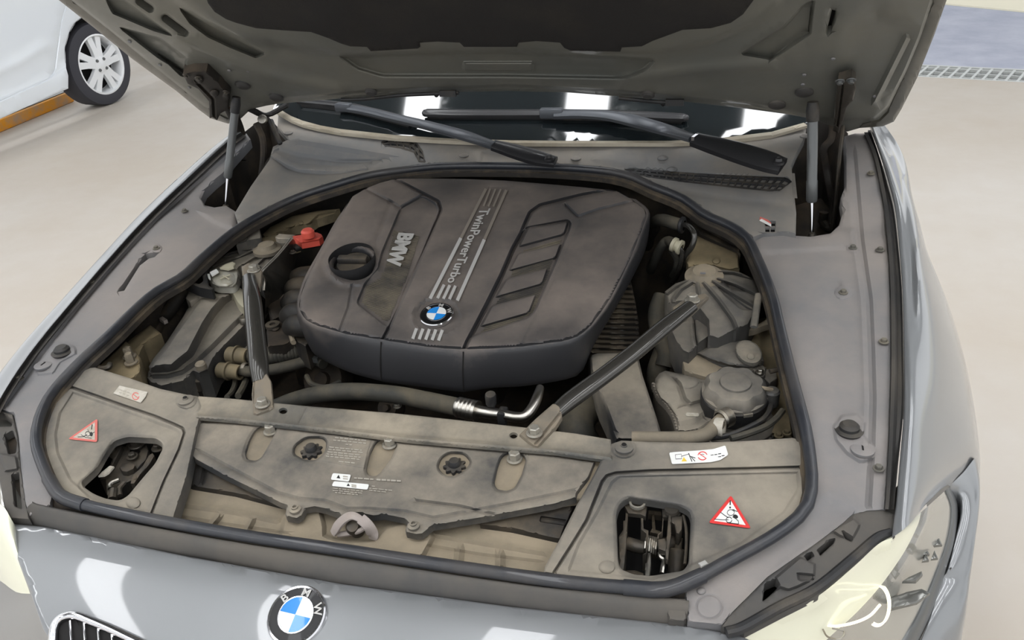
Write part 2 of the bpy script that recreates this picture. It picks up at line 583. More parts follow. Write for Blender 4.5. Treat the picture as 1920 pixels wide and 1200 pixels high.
def box_bm(c, size, rot=None, bm=None, mi=0, bevel=0.0):
    if bm is None: bm = bmesh.new()
    M = Matrix.Translation(Vector([float(v) for v in c])) @ (rot.to_4x4() if rot is not None else Matrix.Identity(4))
    b2 = bmesh.new()
    bmesh.ops.create_cube(b2, size=1.0, matrix=Matrix.Diagonal((*size, 1)))
    if bevel: bmesh.ops.bevel(b2, geom=list(b2.edges), offset=bevel, segments=2, affect='EDGES', profile=.5)
    vm = {v: bm.verts.new(M @ v.co) for v in b2.verts}
    for f in b2.faces:
        g = bm.faces.new([vm[v] for v in f.verts]); g.material_index = mi
    b2.free()
    return bm
def box(name, c, size, m, parent=None, rot=None, bevel=0.0, label=None, origin=None):
    return finish(name, box_bm(c, size, rot, bevel=bevel), m, parent, label=label, origin=origin)
def bolt(name, loc, r, m='bolt', parent=None, axis=(0, 0, 1), label=None, hexr=.62, h=None):
    h = h or r * .7
    bm = lathe_bm([(0, 0), (r, 0), (r, r * .12), (r * .95, r * .2), (hexr * r, r * .22)], loc, axis, 20)
    bm = lathe_bm([(hexr * r * 1.02, r * .1), (hexr * r * 1.02, h), (hexr * r * .85, h * 1.12), (0, h * 1.12)], loc, axis, 6, bm=bm)
    bmesh.ops.recalc_face_normals(bm, faces=bm.faces)
    return finish(name, bm, m, parent, label=label, sharp=28)
def loft_bm(rows, n=60, sub=4, closed=False, smooth=True, bm=None, mi=0):
    """rows: polylines of 3-D points (world), resampled to n, smoothed across"""
    if bm is None: bm = bmesh.new()
    rs = [resample(catmull(r, 8, closed) if smooth and len(r) > 2 else np.array(r), n, closed) for r in rows]
    A = np.array(rs)
    if sub > 1 and len(rows) > 2:
        A = np.stack([catmull(A[:, i], sub) for i in range(A.shape[1])], 1)
    vs = [[bm.verts.new(p) for p in row] for row in A]
    m_ = A.shape[1]
    for a, b in zip(vs, vs[1:]):
        for i in range(m_ if closed else m_ - 1):
            j = (i + 1) % m_
            f = bm.faces.new([a[i], a[j], b[j], b[i]]); f.material_index = mi
    return bm
def up_normals(bm, d=(0, -0.3, 1)):
    bm.normal_update()
    s = sum((f.normal.dot(Vector(d)) * f.calc_area() for f in bm.faces), 0)
    if s < 0: bmesh.ops.reverse_faces(bm, faces=bm.faces)
    return bm
def loft(name, rows, m, parent=None, label=None, origin=None, sharp=40, d=(0, -.3, 1), **kw):
    return finish(name, up_normals(loft_bm(rows, **kw), d), m, parent, label=label, origin=origin, sharp=sharp)
def rowpx(pts, n=None):
    return [P(*p) for p in pts]
def shift(row, d): return [np.array(p) + np.array(d) for p in row]

def flat_bm(polys, z, bm=None, dz=.0006, step=60):
    """thin printed pieces: [(material index, polygon px, lift)]"""
    if bm is None: bm = bmesh.new()
    for mi, poly, lift in polys:
        S = surf(z)
        S2 = Surf((lambda zf, l: (lambda x, y: zf(x, y) + l))(S.zf, lift)) if isinstance(S, Surf) and callable(S.zf) else (Surf(S.zf + lift) if isinstance(S, Surf) else Plane(S.p0 + S.n * lift, S.n))
        panel_bm(poly, S2, step=step, edge=(0, 0), skirt=lift * .9 if lift > 0 else .0004, bm=bm, mi=mi)
    return bm
def line_poly(pts, w):
    pts = np.array(pts, float)
    t = np.gradient(pts, axis=0); t /= np.linalg.norm(t, axis=1, keepdims=True) + 1e-9
    n = np.stack([-t[:, 1], t[:, 0]], 1) * w / 2
    return np.vstack([pts + n, (pts - n)[::-1]])
def text_bm(txt, quad, z, lift=.0008, thick=.0006, bm=None, mi=0, bold=0.0):
    """lettering pressed onto a surface; quad = image corners (start-base, end-base, end-top, start-top)"""
    cu = bpy.data.curves.new('t', 'FONT'); cu.body = txt; cu.offset = bold; cu.resolution_u = 3
    ob = bpy.data.objects.new('t', cu); COL.objects.link(ob)
    bpy.context.view_layer.update()
    me = bpy.data.meshes.new_from_object(ob)
    V = np.array([v.co[:2] for v in me.vertices]); 
    Fs = [tuple(p.vertices) for p in me.polygons]
    bpy.data.objects.remove(ob); bpy.data.curves.remove(cu); bpy.data.meshes.remove(me)
    mn, mx_ = V.min(0), V.max(0)
    st = (V - mn) / (mx_ - mn)
    q = np.array(quad, float)
    s, t = st[:, :1], st[:, 1:]
    px = (1 - s) * (1 - t) * q[0] + s * (1 - t) * q[1] + s * t * q[2] + (1 - s) * t * q[3]
    S = surf(z)
    W = S.map(px[:, 0], px[:, 1]) + S.n * lift
    if bm is None: bm = bmesh.new()
    b2 = bmesh.new()
    vs = [b2.verts.new(p) for p in W]
    for f in Fs:
        try: b2.faces.new([vs[i] for i in f])
        except ValueError: pass
    up_normals(b2, S.n)
    ret = bmesh.ops.extrude_face_region(b2, geom=list(b2.faces))
    nv = [g for g in ret['geom'] if isinstance(g, bmesh.types.BMVert)]
    bmesh.ops.translate(b2, verts=nv, vec=Vector(S.n * thick))
    vm = {v: bm.verts.new(v.co) for v in b2.verts}
    for f in b2.faces:
        try:
            g = bm.faces.new([vm[v] for v in f.verts]); g.material_index = mi
        except ValueError: pass
    b2.free()
    return bm
def text(name, txt, quad, z, m, parent=None, label=None, **kw):
    return finish(name, text_bm(txt, quad, z, **kw), m, parent, smooth=False, label=label)
# =================================================================== the workshop
mat('sunlit_ground', (236, 230, 208), 0.9, bump=.2, bscale=40)  # far ground in full sun: the sunlight is painted into this pale colour
def zero_panel(name, x0, y0, x1, y1, z, m, thick=0.1):
    return box(name, ((x0 + x1) / 2, (y0 + y1) / 2, z - thick / 2), (x1 - x0, y1 - y0, thick), m)
DR0 = P(1712, 121, 0); DR1 = P(1925, 131, 0)          # far edge of the drain channel
DN0 = P(1700, 142, 0); DN1 = P(1925, 150, 0)          # near edge
dyd = (DR1 - DR0); dyd[2] = 0; dyd /= np.linalg.norm(dyd)
dnn = np.array([-dyd[1], dyd[0], 0.0])
DW = abs((DN0 - DR0) @ dnn)
def quadbox(name, a, b, c, d, z, th, m):
    bm = bmesh.new()
    t = [bm.verts.new((p[0], p[1], z)) for p in (a, b, c, d)]
    l = [bm.verts.new((p[0], p[1], z - th)) for p in (a, b, c, d)]
    bm.faces.new(t); bm.faces.new(l[::-1])
    for i in range(4):
        j = (i + 1) % 4
        bm.faces.new([t[i], l[i], l[j], t[j]])
    bmesh.ops.recalc_face_normals(bm, faces=bm.faces)
    return finish(name, bm, m)
nearA, nearB = DN0 - dyd * 9, DN0 + dyd * 9
fl = quadbox('floor', nearA - dnn * 14, nearB - dnn * 14, nearB, nearA, 0.0, .1, 'floor'); setlab(fl, kind='structure')
farA, farB = nearA + dnn * DW, nearB + dnn * DW
gd = quadbox('ground', farA, farB, farB + dnn * 16, farA + dnn * 16, 0.0, .1, 'asphalt'); setlab(gd, kind='structure')
q0, q1 = P(1740, 6, 0), P(1925, 24, 0)
dq = (q1 - q0) / np.linalg.norm(q1 - q0); nq = np.array([-dq[1], dq[0], 0])
pv = quadbox('ground', q0 - dq * 12, q1 + dq * 9, q1 + dq * 9 + nq * 8, q0 - dq * 12 + nq * 8, 0.012, .02, 'sunlit_ground'); setlab(pv, kind='structure')  # sunlit far strip of ground, its brightness set by colour
pit = quadbox('trim_1', nearA, nearB, farB, farA, -0.06, .04, 'pit'); setlab(pit, kind='structure')
# drain cover: bars over the channel
dr = thing('drain_grate', DN0 + dyd * 1.0, 'pale metal drain grate running across the floor by the dark asphalt', 'drain')
bmg = bmesh.new()
rotd = Matrix.Rotation(math.atan2(dyd[1], dyd[0]), 3, 'Z')
for k in range(3):
    c = DN0 + dnn * (DW * (k + .5) / 3 ) + dyd * 1.0
    box_bm((c[0], c[1], -.012), (3.4, .012, .02), rotd, bm=bmg)
for s in (0.0, 1.0):
    c = DN0 + dnn * (DW * s) + dyd * 1.0
    box_bm((c[0], c[1], -.012), (3.4, .022, .026), rotd, bm=bmg)
finish('frame_bar', bmg, 'grate', dr, smooth=False)
bar0 = None
for k in range(52):
    c = DN0 + dnn * (DW * .5) + dyd * (-0.7 + k * .065)
    if bar0 is None:
        bar0 = finish('bar', box_bm((c[0], c[1], -.010), (.016, DW, .018), Matrix.Rotation(math.atan2(dyd[1], dyd[0]) - .16, 3, 'Z')), 'grate', dr, smooth=False)
        c0 = c
    else: dup(bar0, dr, tuple(c - c0))
# roof with strip lamps, open on its sides
ce = zero_panel('ceiling', -7.5, -7.5, 7.0, 7.5, 4.75, 'ceil', .15); setlab(ce, kind='structure')
LX = [-5.0, -3.48, -1.96, -.44, 1.08, 2.60, 4.12]
l0 = None
for k, x in enumerate(LX):
    for j, y in enumerate((-4.9, -1.55, 1.8)):
        if x == -3.48 and y == 1.8: continue
        t = thing('ceiling_lamp', (x, y, 4.60), 'long white strip lamp recessed in the grey workshop ceiling', 'lamp', 'strip lamps on the workshop ceiling')
        if l0 is None:
            l0 = box('diffuser', (x, y, 4.575), (.36, 3.1, .02), 'lamp', t)
            f0 = box('housing', (x, y, 4.59), (.39, 3.13, .018), 'white', t)
        else:
            dup(l0, t); dup(f0, t)

# =================================================================== the grey car
car = thing('car', (0, 0, .45), 'grey car with its hood open, seen from the front', 'car')
SEALR = [(1225, 350), (1280, 372), (1323, 403), (1367, 422), (1400, 445), (1420, 483), (1447, 550), (1467, 633), (1488, 717), (1508, 793), (1518, 850), (1522, 915), (1506, 960), (1450, 1005), (1362, 1054), (1285, 1096)]
SEALF = [(1247, 1105), (1100, 1095), (960, 1078), (640, 1031), (455, 1004), (245, 966), (130, 938)]
SEALL = [(101, 914), (80, 872), (67, 825), (76, 777), (100, 733), (150, 678), (200, 632), (283, 553), (340, 519), (380, 482), (440, 432), (500, 397), (560, 369), (640, 343)]
SEALB = [(700, 327), (780, 316), (850, 311), (1000, 312), (1120, 319), (1180, 330)]
loop_px = SEALR + SEALF + SEALL + SEALB
sl = solve(np.array([p[0] for p in loop_px], float), np.array([p[1] for p in loop_px], float), ZS(.012))
seal = thing('bay_seal', (sl[:, 0].mean(), -.35, .80), 'black rubber seal running all the way round the engine bay opening', 'seal')
SLC = resample(catmull(sl, 5, True), 150, True)
tube('bulb', list(SLC) + [SLC[0]], .0082, 'seal', seal, n=1, seg=12, caps=False, smooth=False)
for (px, py) in ((118, 935), (1262, 1100)):
    c = P(px, py, ZS(.014))
    i = int(np.argmin(np.linalg.norm(SLC - c, axis=1)))
    a, b = SLC[i - 2], SLC[(i + 2) % 150]
    tube('joint_sleeve', [a, SLC[i], b], .0096, 'seal', seal, label='slightly thicker joint sleeve', n=3)
CTR = np.array([-.01, -.33, 0])
def ringz(f, dz):
    o = SLC.copy(); o[:, 0] = CTR[0] + (o[:, 0] - CTR[0]) * f; o[:, 1] = CTR[1] + (o[:, 1] - CTR[1]) * f; o[:, 2] += dz
    return o
def zfix(o, z): o = o.copy(); o[:, 2] = z; return o
def ringloft(name, rings, m, parent, **kw):
    bm = bmesh.new(); vs = [[bm.verts.new(p) for p in r] for r in rings]
    for a, b in zip(vs, vs[1:]):
        for i in range(len(a)):
            j = (i + 1) % len(a); bm.faces.new([a[i], a[j], b[j], b[i]])
    if kw.get('cap'): bm.faces.new(vs[-1])
    bmesh.ops.recalc_face_normals(bm, faces=bm.faces)
    return finish(name, bm, m, parent, sharp=30)
ringloft('lip', [ringz(1.004, -.008), ringz(.99, -.004), ringz(.988, -.010), ringz(.980, -.012), ringz(.979, -.022)], 'seal_dirty', seal)
def wide(o, k=1.0):
    o = o.copy()
    o[:, 0] = np.where(o[:, 0] < -.1, o[:, 0] - .075 * k * np.clip((-.1 - o[:, 0]) / .3, 0, 1), o[:, 0] + .03 * k * np.clip((o[:, 0] - .1) / .3, 0, 1))
    o[:, 1] = np.where(o[:, 1] > -.2, o[:, 1] + .07 * k * np.clip((o[:, 1] + .2) / .25, 0, 1), o[:, 1])
    return o
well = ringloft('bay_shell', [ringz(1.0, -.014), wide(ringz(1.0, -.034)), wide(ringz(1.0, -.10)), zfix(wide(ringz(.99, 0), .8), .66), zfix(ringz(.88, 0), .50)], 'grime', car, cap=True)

# inner fender liners
RL = [(1412, 452), (1432, 441), (1460, 437), (1490, 442), (1520, 444), (1557, 438), (1573, 423), (1580, 400), (1576, 372), (1585, 350), (1585, 300), (1583, 256),
      (1603, 250), (1622, 250), (1638, 290), (1650, 340), (1660, 400), (1669, 500), (1672, 600), (1672, 700), (1669, 800), (1664, 900), (1660, 958),
      (1625, 960), (1600, 966), (1570, 992), (1500, 1042), (1440, 1084), (1366, 1158), (1355, 1173), (1289, 1167), (1283, 1108)] + \
     [(x - 3, y) for x, y in SEALR[::-1][1:-4]]
ROUT = [(1600, 285), (1608, 380), (1614, 450), (1630, 560), (1634, 650), (1637, 750), (1634, 850), (1628, 948)]
lr = panel('inner_fender', RL, ZS(0), 'liner', car, label='inner fender liner with a round rubber stop, on the right of the photo', step=10, skirt=.02, edge=(5, .004), feats=[
    groove(ROUT, 7, .005), ridge([(x - 16, y) for x, y in ROUT[1:-1]], 7, .002),
    pad([(1563, 800), (1578, 780), (1608, 776), (1622, 792), (1618, 818), (1638, 838), (1637, 860), (1614, 867), (1588, 850), (1568, 825)], .005, 7),
    dome(1581, 549, 17, .003), dome(1599, 465, 13, .002),
    pad([(1455, 470), (1530, 480), (1560, 520), (1545, 640), (1560, 760), (1540, 900), (1500, 900), (1500, 760), (1480, 620)], .004, 40),
    pad([(1400, 430), (1600, 430), (1600, 462), (1500, 470), (1415, 475)], .006, 14),
    groove(ell(1330, 1138, 24, 22, 24), 3, .0015, True), dome(1315, 1108, 9, .004),
    pad([(1340, 1095), (1420, 1040), (1500, 985), (1560, 930), (1600, 960), (1440, 1080), (1360, 1160)], -.004, 24)])
LLO = [(446, 424), (444, 398), (424, 386), (402, 389), (384, 385), (377, 373), (384, 357), (402, 340), (420, 325), (436, 300), (470, 262), (462, 250), (430, 270), (385, 312), (290, 402), (213, 484), (140, 568),
       (70, 655), (5, 742), (-10, 765), (26, 778), (34, 820), (38, 880), (46, 945), (56, 968), (96, 948)] + [(x + 2, y) for x, y in SEALL[:-4]]
LSLOT = [(273, 476), (296, 476), (290, 482), (279, 485), (262, 498), (247, 522), (233, 545), (221, 547), (233, 533), (253, 503)]
ll = panel('inner_fender', LLO, ZS(0), 'liner', car, label='inner fender liner with a long dark slot, on the left of the photo', step=9, skirt=.02, edge=(5, .004), holes=[LSLOT], feats=[
    groove([(440, 285), (300, 408), (225, 487), (150, 575), (80, 665), (14, 758)], 6, .005),
    pad([(97, 650), (113, 643), (140, 650), (143, 663), (112, 680), (100, 700), (70, 703), (67, 683)], .004, 6),
    pad([(370, 395), (440, 400), (440, 432), (400, 415)], .006, 12), dome(293, 466, 11, .003)])
def stop(px, py, parent, s=1.0):
    c = P(px, py, ZS(.004)) - np.array([0, 0, .004])
    lathe('rubber_stop', [(0, 0), (.017 * s, 0), (.019 * s, .004), (.0135 * s, .006), (.013 * s, .010), (.009 * s, .014), (0, .014)], c, 'rubber', parent, label='black rubber hood stop')
    return c
stop(117, 659, ll); stop(1592, 805, lr)
for par, px, py in ((ll, 82, 685), (lr, 1617, 843)):
    c = P(px, py, ZS(.004))
    lathe('slotted_plug', [(0, 0), (.0155, 0), (.0155, .003), (.013, .004), (0, .004)], c - np.array([0, 0, .001]), 'liner', par)
    box('plug_slot', c + np.array([0, 0, .0035]), (.002, .010, .001), 'void', par)
for par, pts in ((lr, ((1650, 469), (1657, 641), (1633, 326), (1647, 879), (1599, 465), (1581, 549))), (ll, ((170, 529), (37, 711), (346, 396), (293, 466)))):
    for px, py in pts: bolt('bolt', P(px, py, ZS(.003)), .0075, 'liner_edge', par)
# rubber channel and painted fender, right of the photo
RI = [(1620, 248), (1638, 292), (1650, 345), (1659, 400), (1668, 500), (1671, 600), (1671, 700), (1668, 800), (1663, 900), (1659, 955)]
RO = [(1632, 244), (1648, 290), (1664, 345), (1677, 400), (1688, 500), (1692, 567), (1694, 667), (1694, 767), (1684, 870), (1676, 955)]
RM = [((a[0] + b[0]) / 2, (a[1] + b[1]) / 2) for a, b in zip(RI, RO)]
def zr(pts, dz): return [P(x, y, ZS(dz)) for x, y in pts]
loft('fender_channel', [zr(RI, -.002), zr(RI, .008), zr([(a[0] + 7, a[1]) for a in RI], .012), zr([(a[0] + 1, a[1]) for a in RM], .002), zr([(a[0] - 4, a[1]) for a in RO], .004), zr(RO, .014)], 'strip', car, sub=1, n=70)
F0 = [(1630, 238), (1650, 290), (1667, 345), (1680, 400), (1690, 500), (1694, 567), (1696, 667), (1696, 767), (1690, 850), (1683, 930), (1674, 1007)]
F1 = [(1637, 236), (1661, 290), (1680, 345), (1694, 400), (1707, 500), (1713, 567), (1718, 667), (1720, 767), (1716, 850), (1710, 920), (1703, 985)]
F2 = [(1645, 234), (1678, 290), (1700, 355), (1714, 410), (1730, 500), (1748, 575), (1765, 660), (1774, 740), (1776, 810), (1765, 880), (1740, 942)]
F3 = [(1655, 232), (1694, 293), (1713, 380), (1728, 433), (1744, 493), (1777, 567), (1803, 650), (1818, 717), (1830, 800), (1828, 860), (1782, 912)]
z3 = [.925, .90, .87, .85, .82, .76, .725, .71, .70, .70, .715]
r3 = [P(x, y, z) for (x, y), z in zip(F3, z3)]
fr = loft('fender', [zr(F0, .0), zr(F0, .014), zr(F1, .016), [P(x, y, z) for (x, y), z in zip(F2, [.92, .915, .905, .895, .875, .85, .82, .80, .785, .775, .762])], r3,
      shift(r3, (.015, 0, -.10)), shift(r3, (.0, .02, -.34))], 'paint', car, n=90, sub=5, label='glossy grey fender on the right of the photo')
# fender, left of the photo: only its lip shows
G0 = [(452, 248), (424, 268), (380, 308), (283, 400), (207, 482), (130, 572), (62, 655), (8, 735), (-20, 790)]
G1 = [(x - 5, y - 3) for x, y in G0]
G2 = [(450, 244), (420, 262), (373, 300), (274, 391), (197, 473), (118, 560), (46, 640), (-12, 715), (-44, 770)]
GC = [(x + 9, y + 8) for x, y in G0]
loft('fender_channel', [zr(GC, -.002), zr(GC, .008), zr([(x + 4, y + 4) for x, y in G0], .002), zr(G0, .012)], 'strip', car, sub=1, n=50)
g2 = zr(G2, -.002)
loft('fender', [zr(G0, .0), zr(G0, .014), zr(G1, .012), g2, shift(g2, (-.012, 0, -.05)), shift(g2, (-.012, 0, -.35))], 'paint', car, n=60, sub=4, label='glossy grey fender lip on the left of the photo')

# strut wells beside the cowl
def wellbox(name, pts, z, depth, parent):
    S = surf(z); W = S.map(np.array([p[0] for p in pts], float), np.array([p[1] for p in pts], float))
    bm = bmesh.new(); a = [bm.verts.new(p) for p in W]; c = W.mean(0)
    b = [bm.verts.new((c[0] + (p[0] - c[0]) * .9, c[1] + (p[1] - c[1]) * .9, p[2] - depth)) for p in W]
    for i in range(len(a)):
        j = (i + 1) % len(a); bm.faces.new([a[i], a[j], b[j], b[i]])
    bm.faces.new(b); bmesh.ops.recalc_face_normals(bm, faces=bm.faces)
    for f in bm.faces: pass
    bmesh.ops.reverse_faces(bm, faces=bm.faces)
    return finish(name, bm, 'grime', parent)
wellbox('strut_well', [(375, 372), (380, 386), (402, 391), (424, 388), (446, 400), (500, 300), (540, 260), (500, 215), (440, 262), (425, 322), (384, 356)], ZS(-.006), .16, car)
wellbox('strut_well', [(1484, 338), (1492, 442), (1520, 446), (1558, 440), (1576, 424), (1583, 400), (1588, 345), (1590, 250), (1560, 220), (1500, 235), (1485, 300)], ZS(-.006), .18, car)

# ------------------------------------------------------------------ windshield and cowl
def ZW(x, y): return .972 + .50 * (y - .205 - .08 * np.abs(x / .69) ** 2.2)
WSO = [(512, 204), (522, 212), (545, 224), (567, 233), (600, 241), (640, 248), (740, 258), (850, 264), (960, 267), (1057, 267.5), (1150, 268), (1257, 268), (1347, 264), (1447, 252), (1512, 232), (1540, 215), (1530, 150), (1300, 90), (1000, 70), (700, 90), (530, 160)]
panel('windshield', WSO, ZW, 'glass', car, step=28, skirt=.006, edge=(3, .001), label='dusty windshield reflecting the strip lamps')
panel('windshield_band', [(514, 206), (524, 214), (545, 226), (567, 235), (600, 243), (640, 250), (740, 260), (850, 266), (960, 269.5), (1057, 270), (1150, 270), (1257, 270), (1347, 266.5), (1447, 254.5), (1514, 235),
      (1507, 230), (1447, 247), (1347, 259), (1257, 264), (1150, 264), (1057, 264), (960, 263), (850, 260), (740, 253), (640, 242), (600, 235), (567, 226), (545, 217), (530, 208), (522, 203)],
      lambda x, y: ZW(x, y) + .003, 'band', car, step=20, skirt=.006, edge=(3, .002))
cowl = thing('cowl_panel', P(980, 290, .95), 'grey plastic cowl panel below the windshield with round clips', 'cowl')
def ZC(x, y): return np.interp(y, [-.3, 0, .1, .16, .2, .25, .45], [.86, .895, .915, .935, .956, .966, .985])
CW = [(522, 214), (545, 228), (567, 237), (640, 252), (740, 262), (850, 268), (960, 271), (1057, 272), (1150, 272), (1257, 272), (1347, 268), (1447, 256), (1500, 238), (1512, 242), (1508, 262), (1493, 290), (1484, 312), (1487, 345), (1493, 400), (1492, 440), (1470, 436), (1430, 438), (1412, 446),
      (1375, 420), (1323, 396), (1280, 366), (1225, 345), (1180, 326), (1120, 314), (1000, 307), (850, 306), (780, 311), (700, 322), (640, 338), (560, 364), (500, 392), (448, 424), (440, 400), (470, 350), (505, 300), (512, 275), (540, 262), (520, 240)]
GR = [(1172, 318), (1186, 317), (1233, 320), (1300, 325), (1350, 328), (1400, 330), (1475, 333), (1484, 340), (1462, 357), (1440, 358), (1380, 352), (1300, 343), (1230, 334), (1190, 327)]
GL = [(716, 266), (728, 259), (760, 258), (780, 266), (792, 284), (797, 304), (786, 304), (776, 286), (752, 278), (722, 274)]
VENT = [[(1435 + dx, 416 + dy), (1443 + dx, 416 + dy), (1443 + dx, 424 + dy), (1435 + dx, 424 + dy)] for dx in (0, 10) for dy in (0, 11)]
panel('panel', CW, ZC, 'cowl', cowl, step=10, skirt=.012, edge=(4, .003), holes=[GR, GL] + VENT, hskirt=.004, feats=[
    pad([(508, 290), (520, 278), (560, 290), (640, 300), (720, 300), (700, 312), (600, 330), (540, 320)], -.010, 10),
    pad([(1110, 300), (1130, 285), (1165, 280), (1200, 292), (1215, 306), (1180, 312)], .006, 14),
    ridge([(560, 262), (640, 275), (730, 290)], 9, .008), pad([(905, 285), (1010, 292), (1000, 306), (900, 304)], -.008, 12),
    groove([(1225, 350), (1300, 362), (1400, 378), (1470, 384)], 9, .003)])
for nm, poly, cells in (('grille_mesh', GR, 22), ('grille_mesh', GL, 7)):
    bm = bmesh.new()
    Sg = Surf(lambda x, y: ZC(x, y) - .002)
    top = poly[:len(poly) // 2 + (1 if nm and poly is GR else 0)]; bot = poly[len(top):][::-1]
    T = resample(top, cells * 2 + 1); B = resample(bot, cells * 2 + 1)
    for k in range(0, cells * 2 + 1, 2):
        panel_bm(line_poly([T[k], (T[k] + B[k]) / 2, B[k]], 2.6), Sg, step=30, edge=(0, 0), skirt=.004, bm=bm)
    for f_ in (0.05, .5, .95):
        L = T * (1 - f_) + B * f_
        panel_bm(line_poly(L, 3.4), Sg, step=40, edge=(0, 0), skirt=.004, bm=bm)
    finish(nm, bm, 'rubber', cowl)
panel('tray', [(690, 262), (740, 258), (800, 262), (812, 300), (780, 318), (700, 318)], lambda x, y: ZC(x, y) - .007, 'cowl', cowl, step=20, skirt=.0)
panel('tray', [(1165, 312), (1300, 318), (1490, 325), (1495, 372), (1300, 352), (1165, 334)], lambda x, y: ZC(x, y) - .007, 'cowl', cowl, step=20, skirt=.0)
panel('vent_backing', [(1428, 410), (1462, 410), (1462, 442), (1428, 442)], lambda x, y: ZC(x, y) - .008, 'void', cowl, step=20, skirt=.0)
for px, py in ((1080, 298), (1242, 297), (541, 250), (870, 292), (1260, 318), (1510, 256)):
    c = P(px, py, ZC)
    lathe('clip', [(0, 0), (.011, 0), (.011, .002), (.005, .005), (0, .005)], c, 'cowl', cowl)
finish('care_tag', flat_bm([(1, [(1425, 406), (1440, 412), (1446, 418), (1446, 424), (1424, 413)], .0008), (0, [(1424, 413), (1446, 424), (1446, 420), (1428, 410)], .0012)], lambda x, y: ZC(x, y) + .0), ['white', 'red_faded'], cowl, label='small red and white label')
panel('collar', [(508, 292), (516, 286), (540, 300), (560, 306), (640, 312), (680, 308), (690, 316), (640, 322), (560, 318), (536, 308)], lambda x, y: ZC(x, y) + .004, 'cowl', cowl, step=10, skirt=.012)

box('gap_backing', (.60, -.42, .57), (.2, .5, .08), 'void', car, bevel=.01)  # dark slabs added to hide bright floor showing through the fender gaps
box('gap_backing', (-.58, -.42, .57), (.2, .5, .08), 'void', car, bevel=.01)
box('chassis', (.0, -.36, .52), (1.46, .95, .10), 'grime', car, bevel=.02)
bm = bmesh.new()
for r_ in ([wide(ringz(1.03, -.045)), wide(ringz(1.06, -.08)), zfix(wide(ringz(1.08, 0)), .50)],):
    vs = [[bm.verts.new(p) for p in q] for q in r_]
    for a, b in zip(vs, vs[1:]):
        for i in range(150): bm.faces.new([a[i], a[(i + 1) % 150], b[(i + 1) % 150], b[i]])
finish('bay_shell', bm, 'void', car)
# ------------------------------------------------------------------ front of the car
S0 = [(60, 940), (84, 948), (245, 980), (455, 1018), (640, 1045), (960, 1092), (1100, 1107), (1250, 1120), (1292, 1126)]
S1 = [(52, 950), (84, 962), (245, 996), (455, 1036), (640, 1064), (960, 1108), (1100, 1125), (1250, 1140), (1290, 1144)]
S2 = [(42, 969), (84, 984), (245, 1018), (455, 1055), (640, 1090), (960, 1133), (1100, 1150), (1250, 1165), (1287, 1169)]
def zt(pts, z): return [P(x, y, z) for x, y in pts]
tr = loft('front_trim_strip', [zt(S0, .768), zt([(x, y + 3) for x, y in S0], .771), zt(S1, .766), zt(S2, .752), shift(zt(S2, .752), (0, 0, -.02))], 'strip', car, n=90, sub=3, label='black trim strip between seal and bumper')
panel('end_cap', [(1252, 1121), (1286, 1123), (1288, 1160), (1282, 1166), (1254, 1164), (1250, 1150)], lambda x, y: np.interp(y, [-.86, -.80], [.757, .773]), 'strip', tr, step=12, skirt=.008, edge=(5, .004), label='raised end cap of the trim strip')
B0 = [(-10, 968), (30, 983), (84, 988), (200, 1012), (350, 1043), (500, 1070), (640, 1095), (960, 1138), (1285, 1173), (1388, 1192), (1405, 1200)]
B1 = [(-5, 1000), (45, 1010), (110, 1030), (230, 1055), (370, 1085), (515, 1110), (650, 1135), (965, 1178), (1288, 1210), (1388, 1228), (1410, 1236)]
B2 = [(30, 1080), (90, 1095), (150, 1115), (260, 1145), (390, 1170), (530, 1195), (660, 1220), (970, 1265), (1290, 1290), (1380, 1300), (1400, 1310)]
B3 = [(70, 1160), (130, 1185), (190, 1210), (290, 1245), (410, 1275), (550, 1305), (670, 1330), (975, 1370), (1290, 1390), (1370, 1400), (1390, 1405)]
_w = np.array(zt(B0, .750)); _cf = np.polyfit(_w[:, 0], _w[:, 1], 4)
def ZBP(x, y):
    d = np.clip(np.polyval(_cf, np.clip(x, -.75, .62)) - y, 0, 1)
    return .752 - .08 * d - 2.1 * d * d
def ZB(x, y): return ZBP(x, y)
BO = B0 + [(1420, 1300), (1400, 1420), (900, 1480), (400, 1420), (150, 1300), (80, 1180), (52, 1100), (30, 1040), (8, 985)]
bmp = panel('bumper', BO, ZBP, 'paint', car, step=16, skirt=.03, edge=(3, .003), label='glossy grey front bumper skin')
_unused = lambda: loft('bumper', [shift(zt(B0, .750), (0, .004, -.02)), zt(B0, .750), zt([(x, y + 8) for x, y in B0], .752), zt(B1, .751), zt(B2, .73), b3, shift(b3, (0, -.05, -.12)), shift(b3, (0, -.04, -.35))], 'paint', car, n=110, sub=5, label='glossy grey front bumper skin')
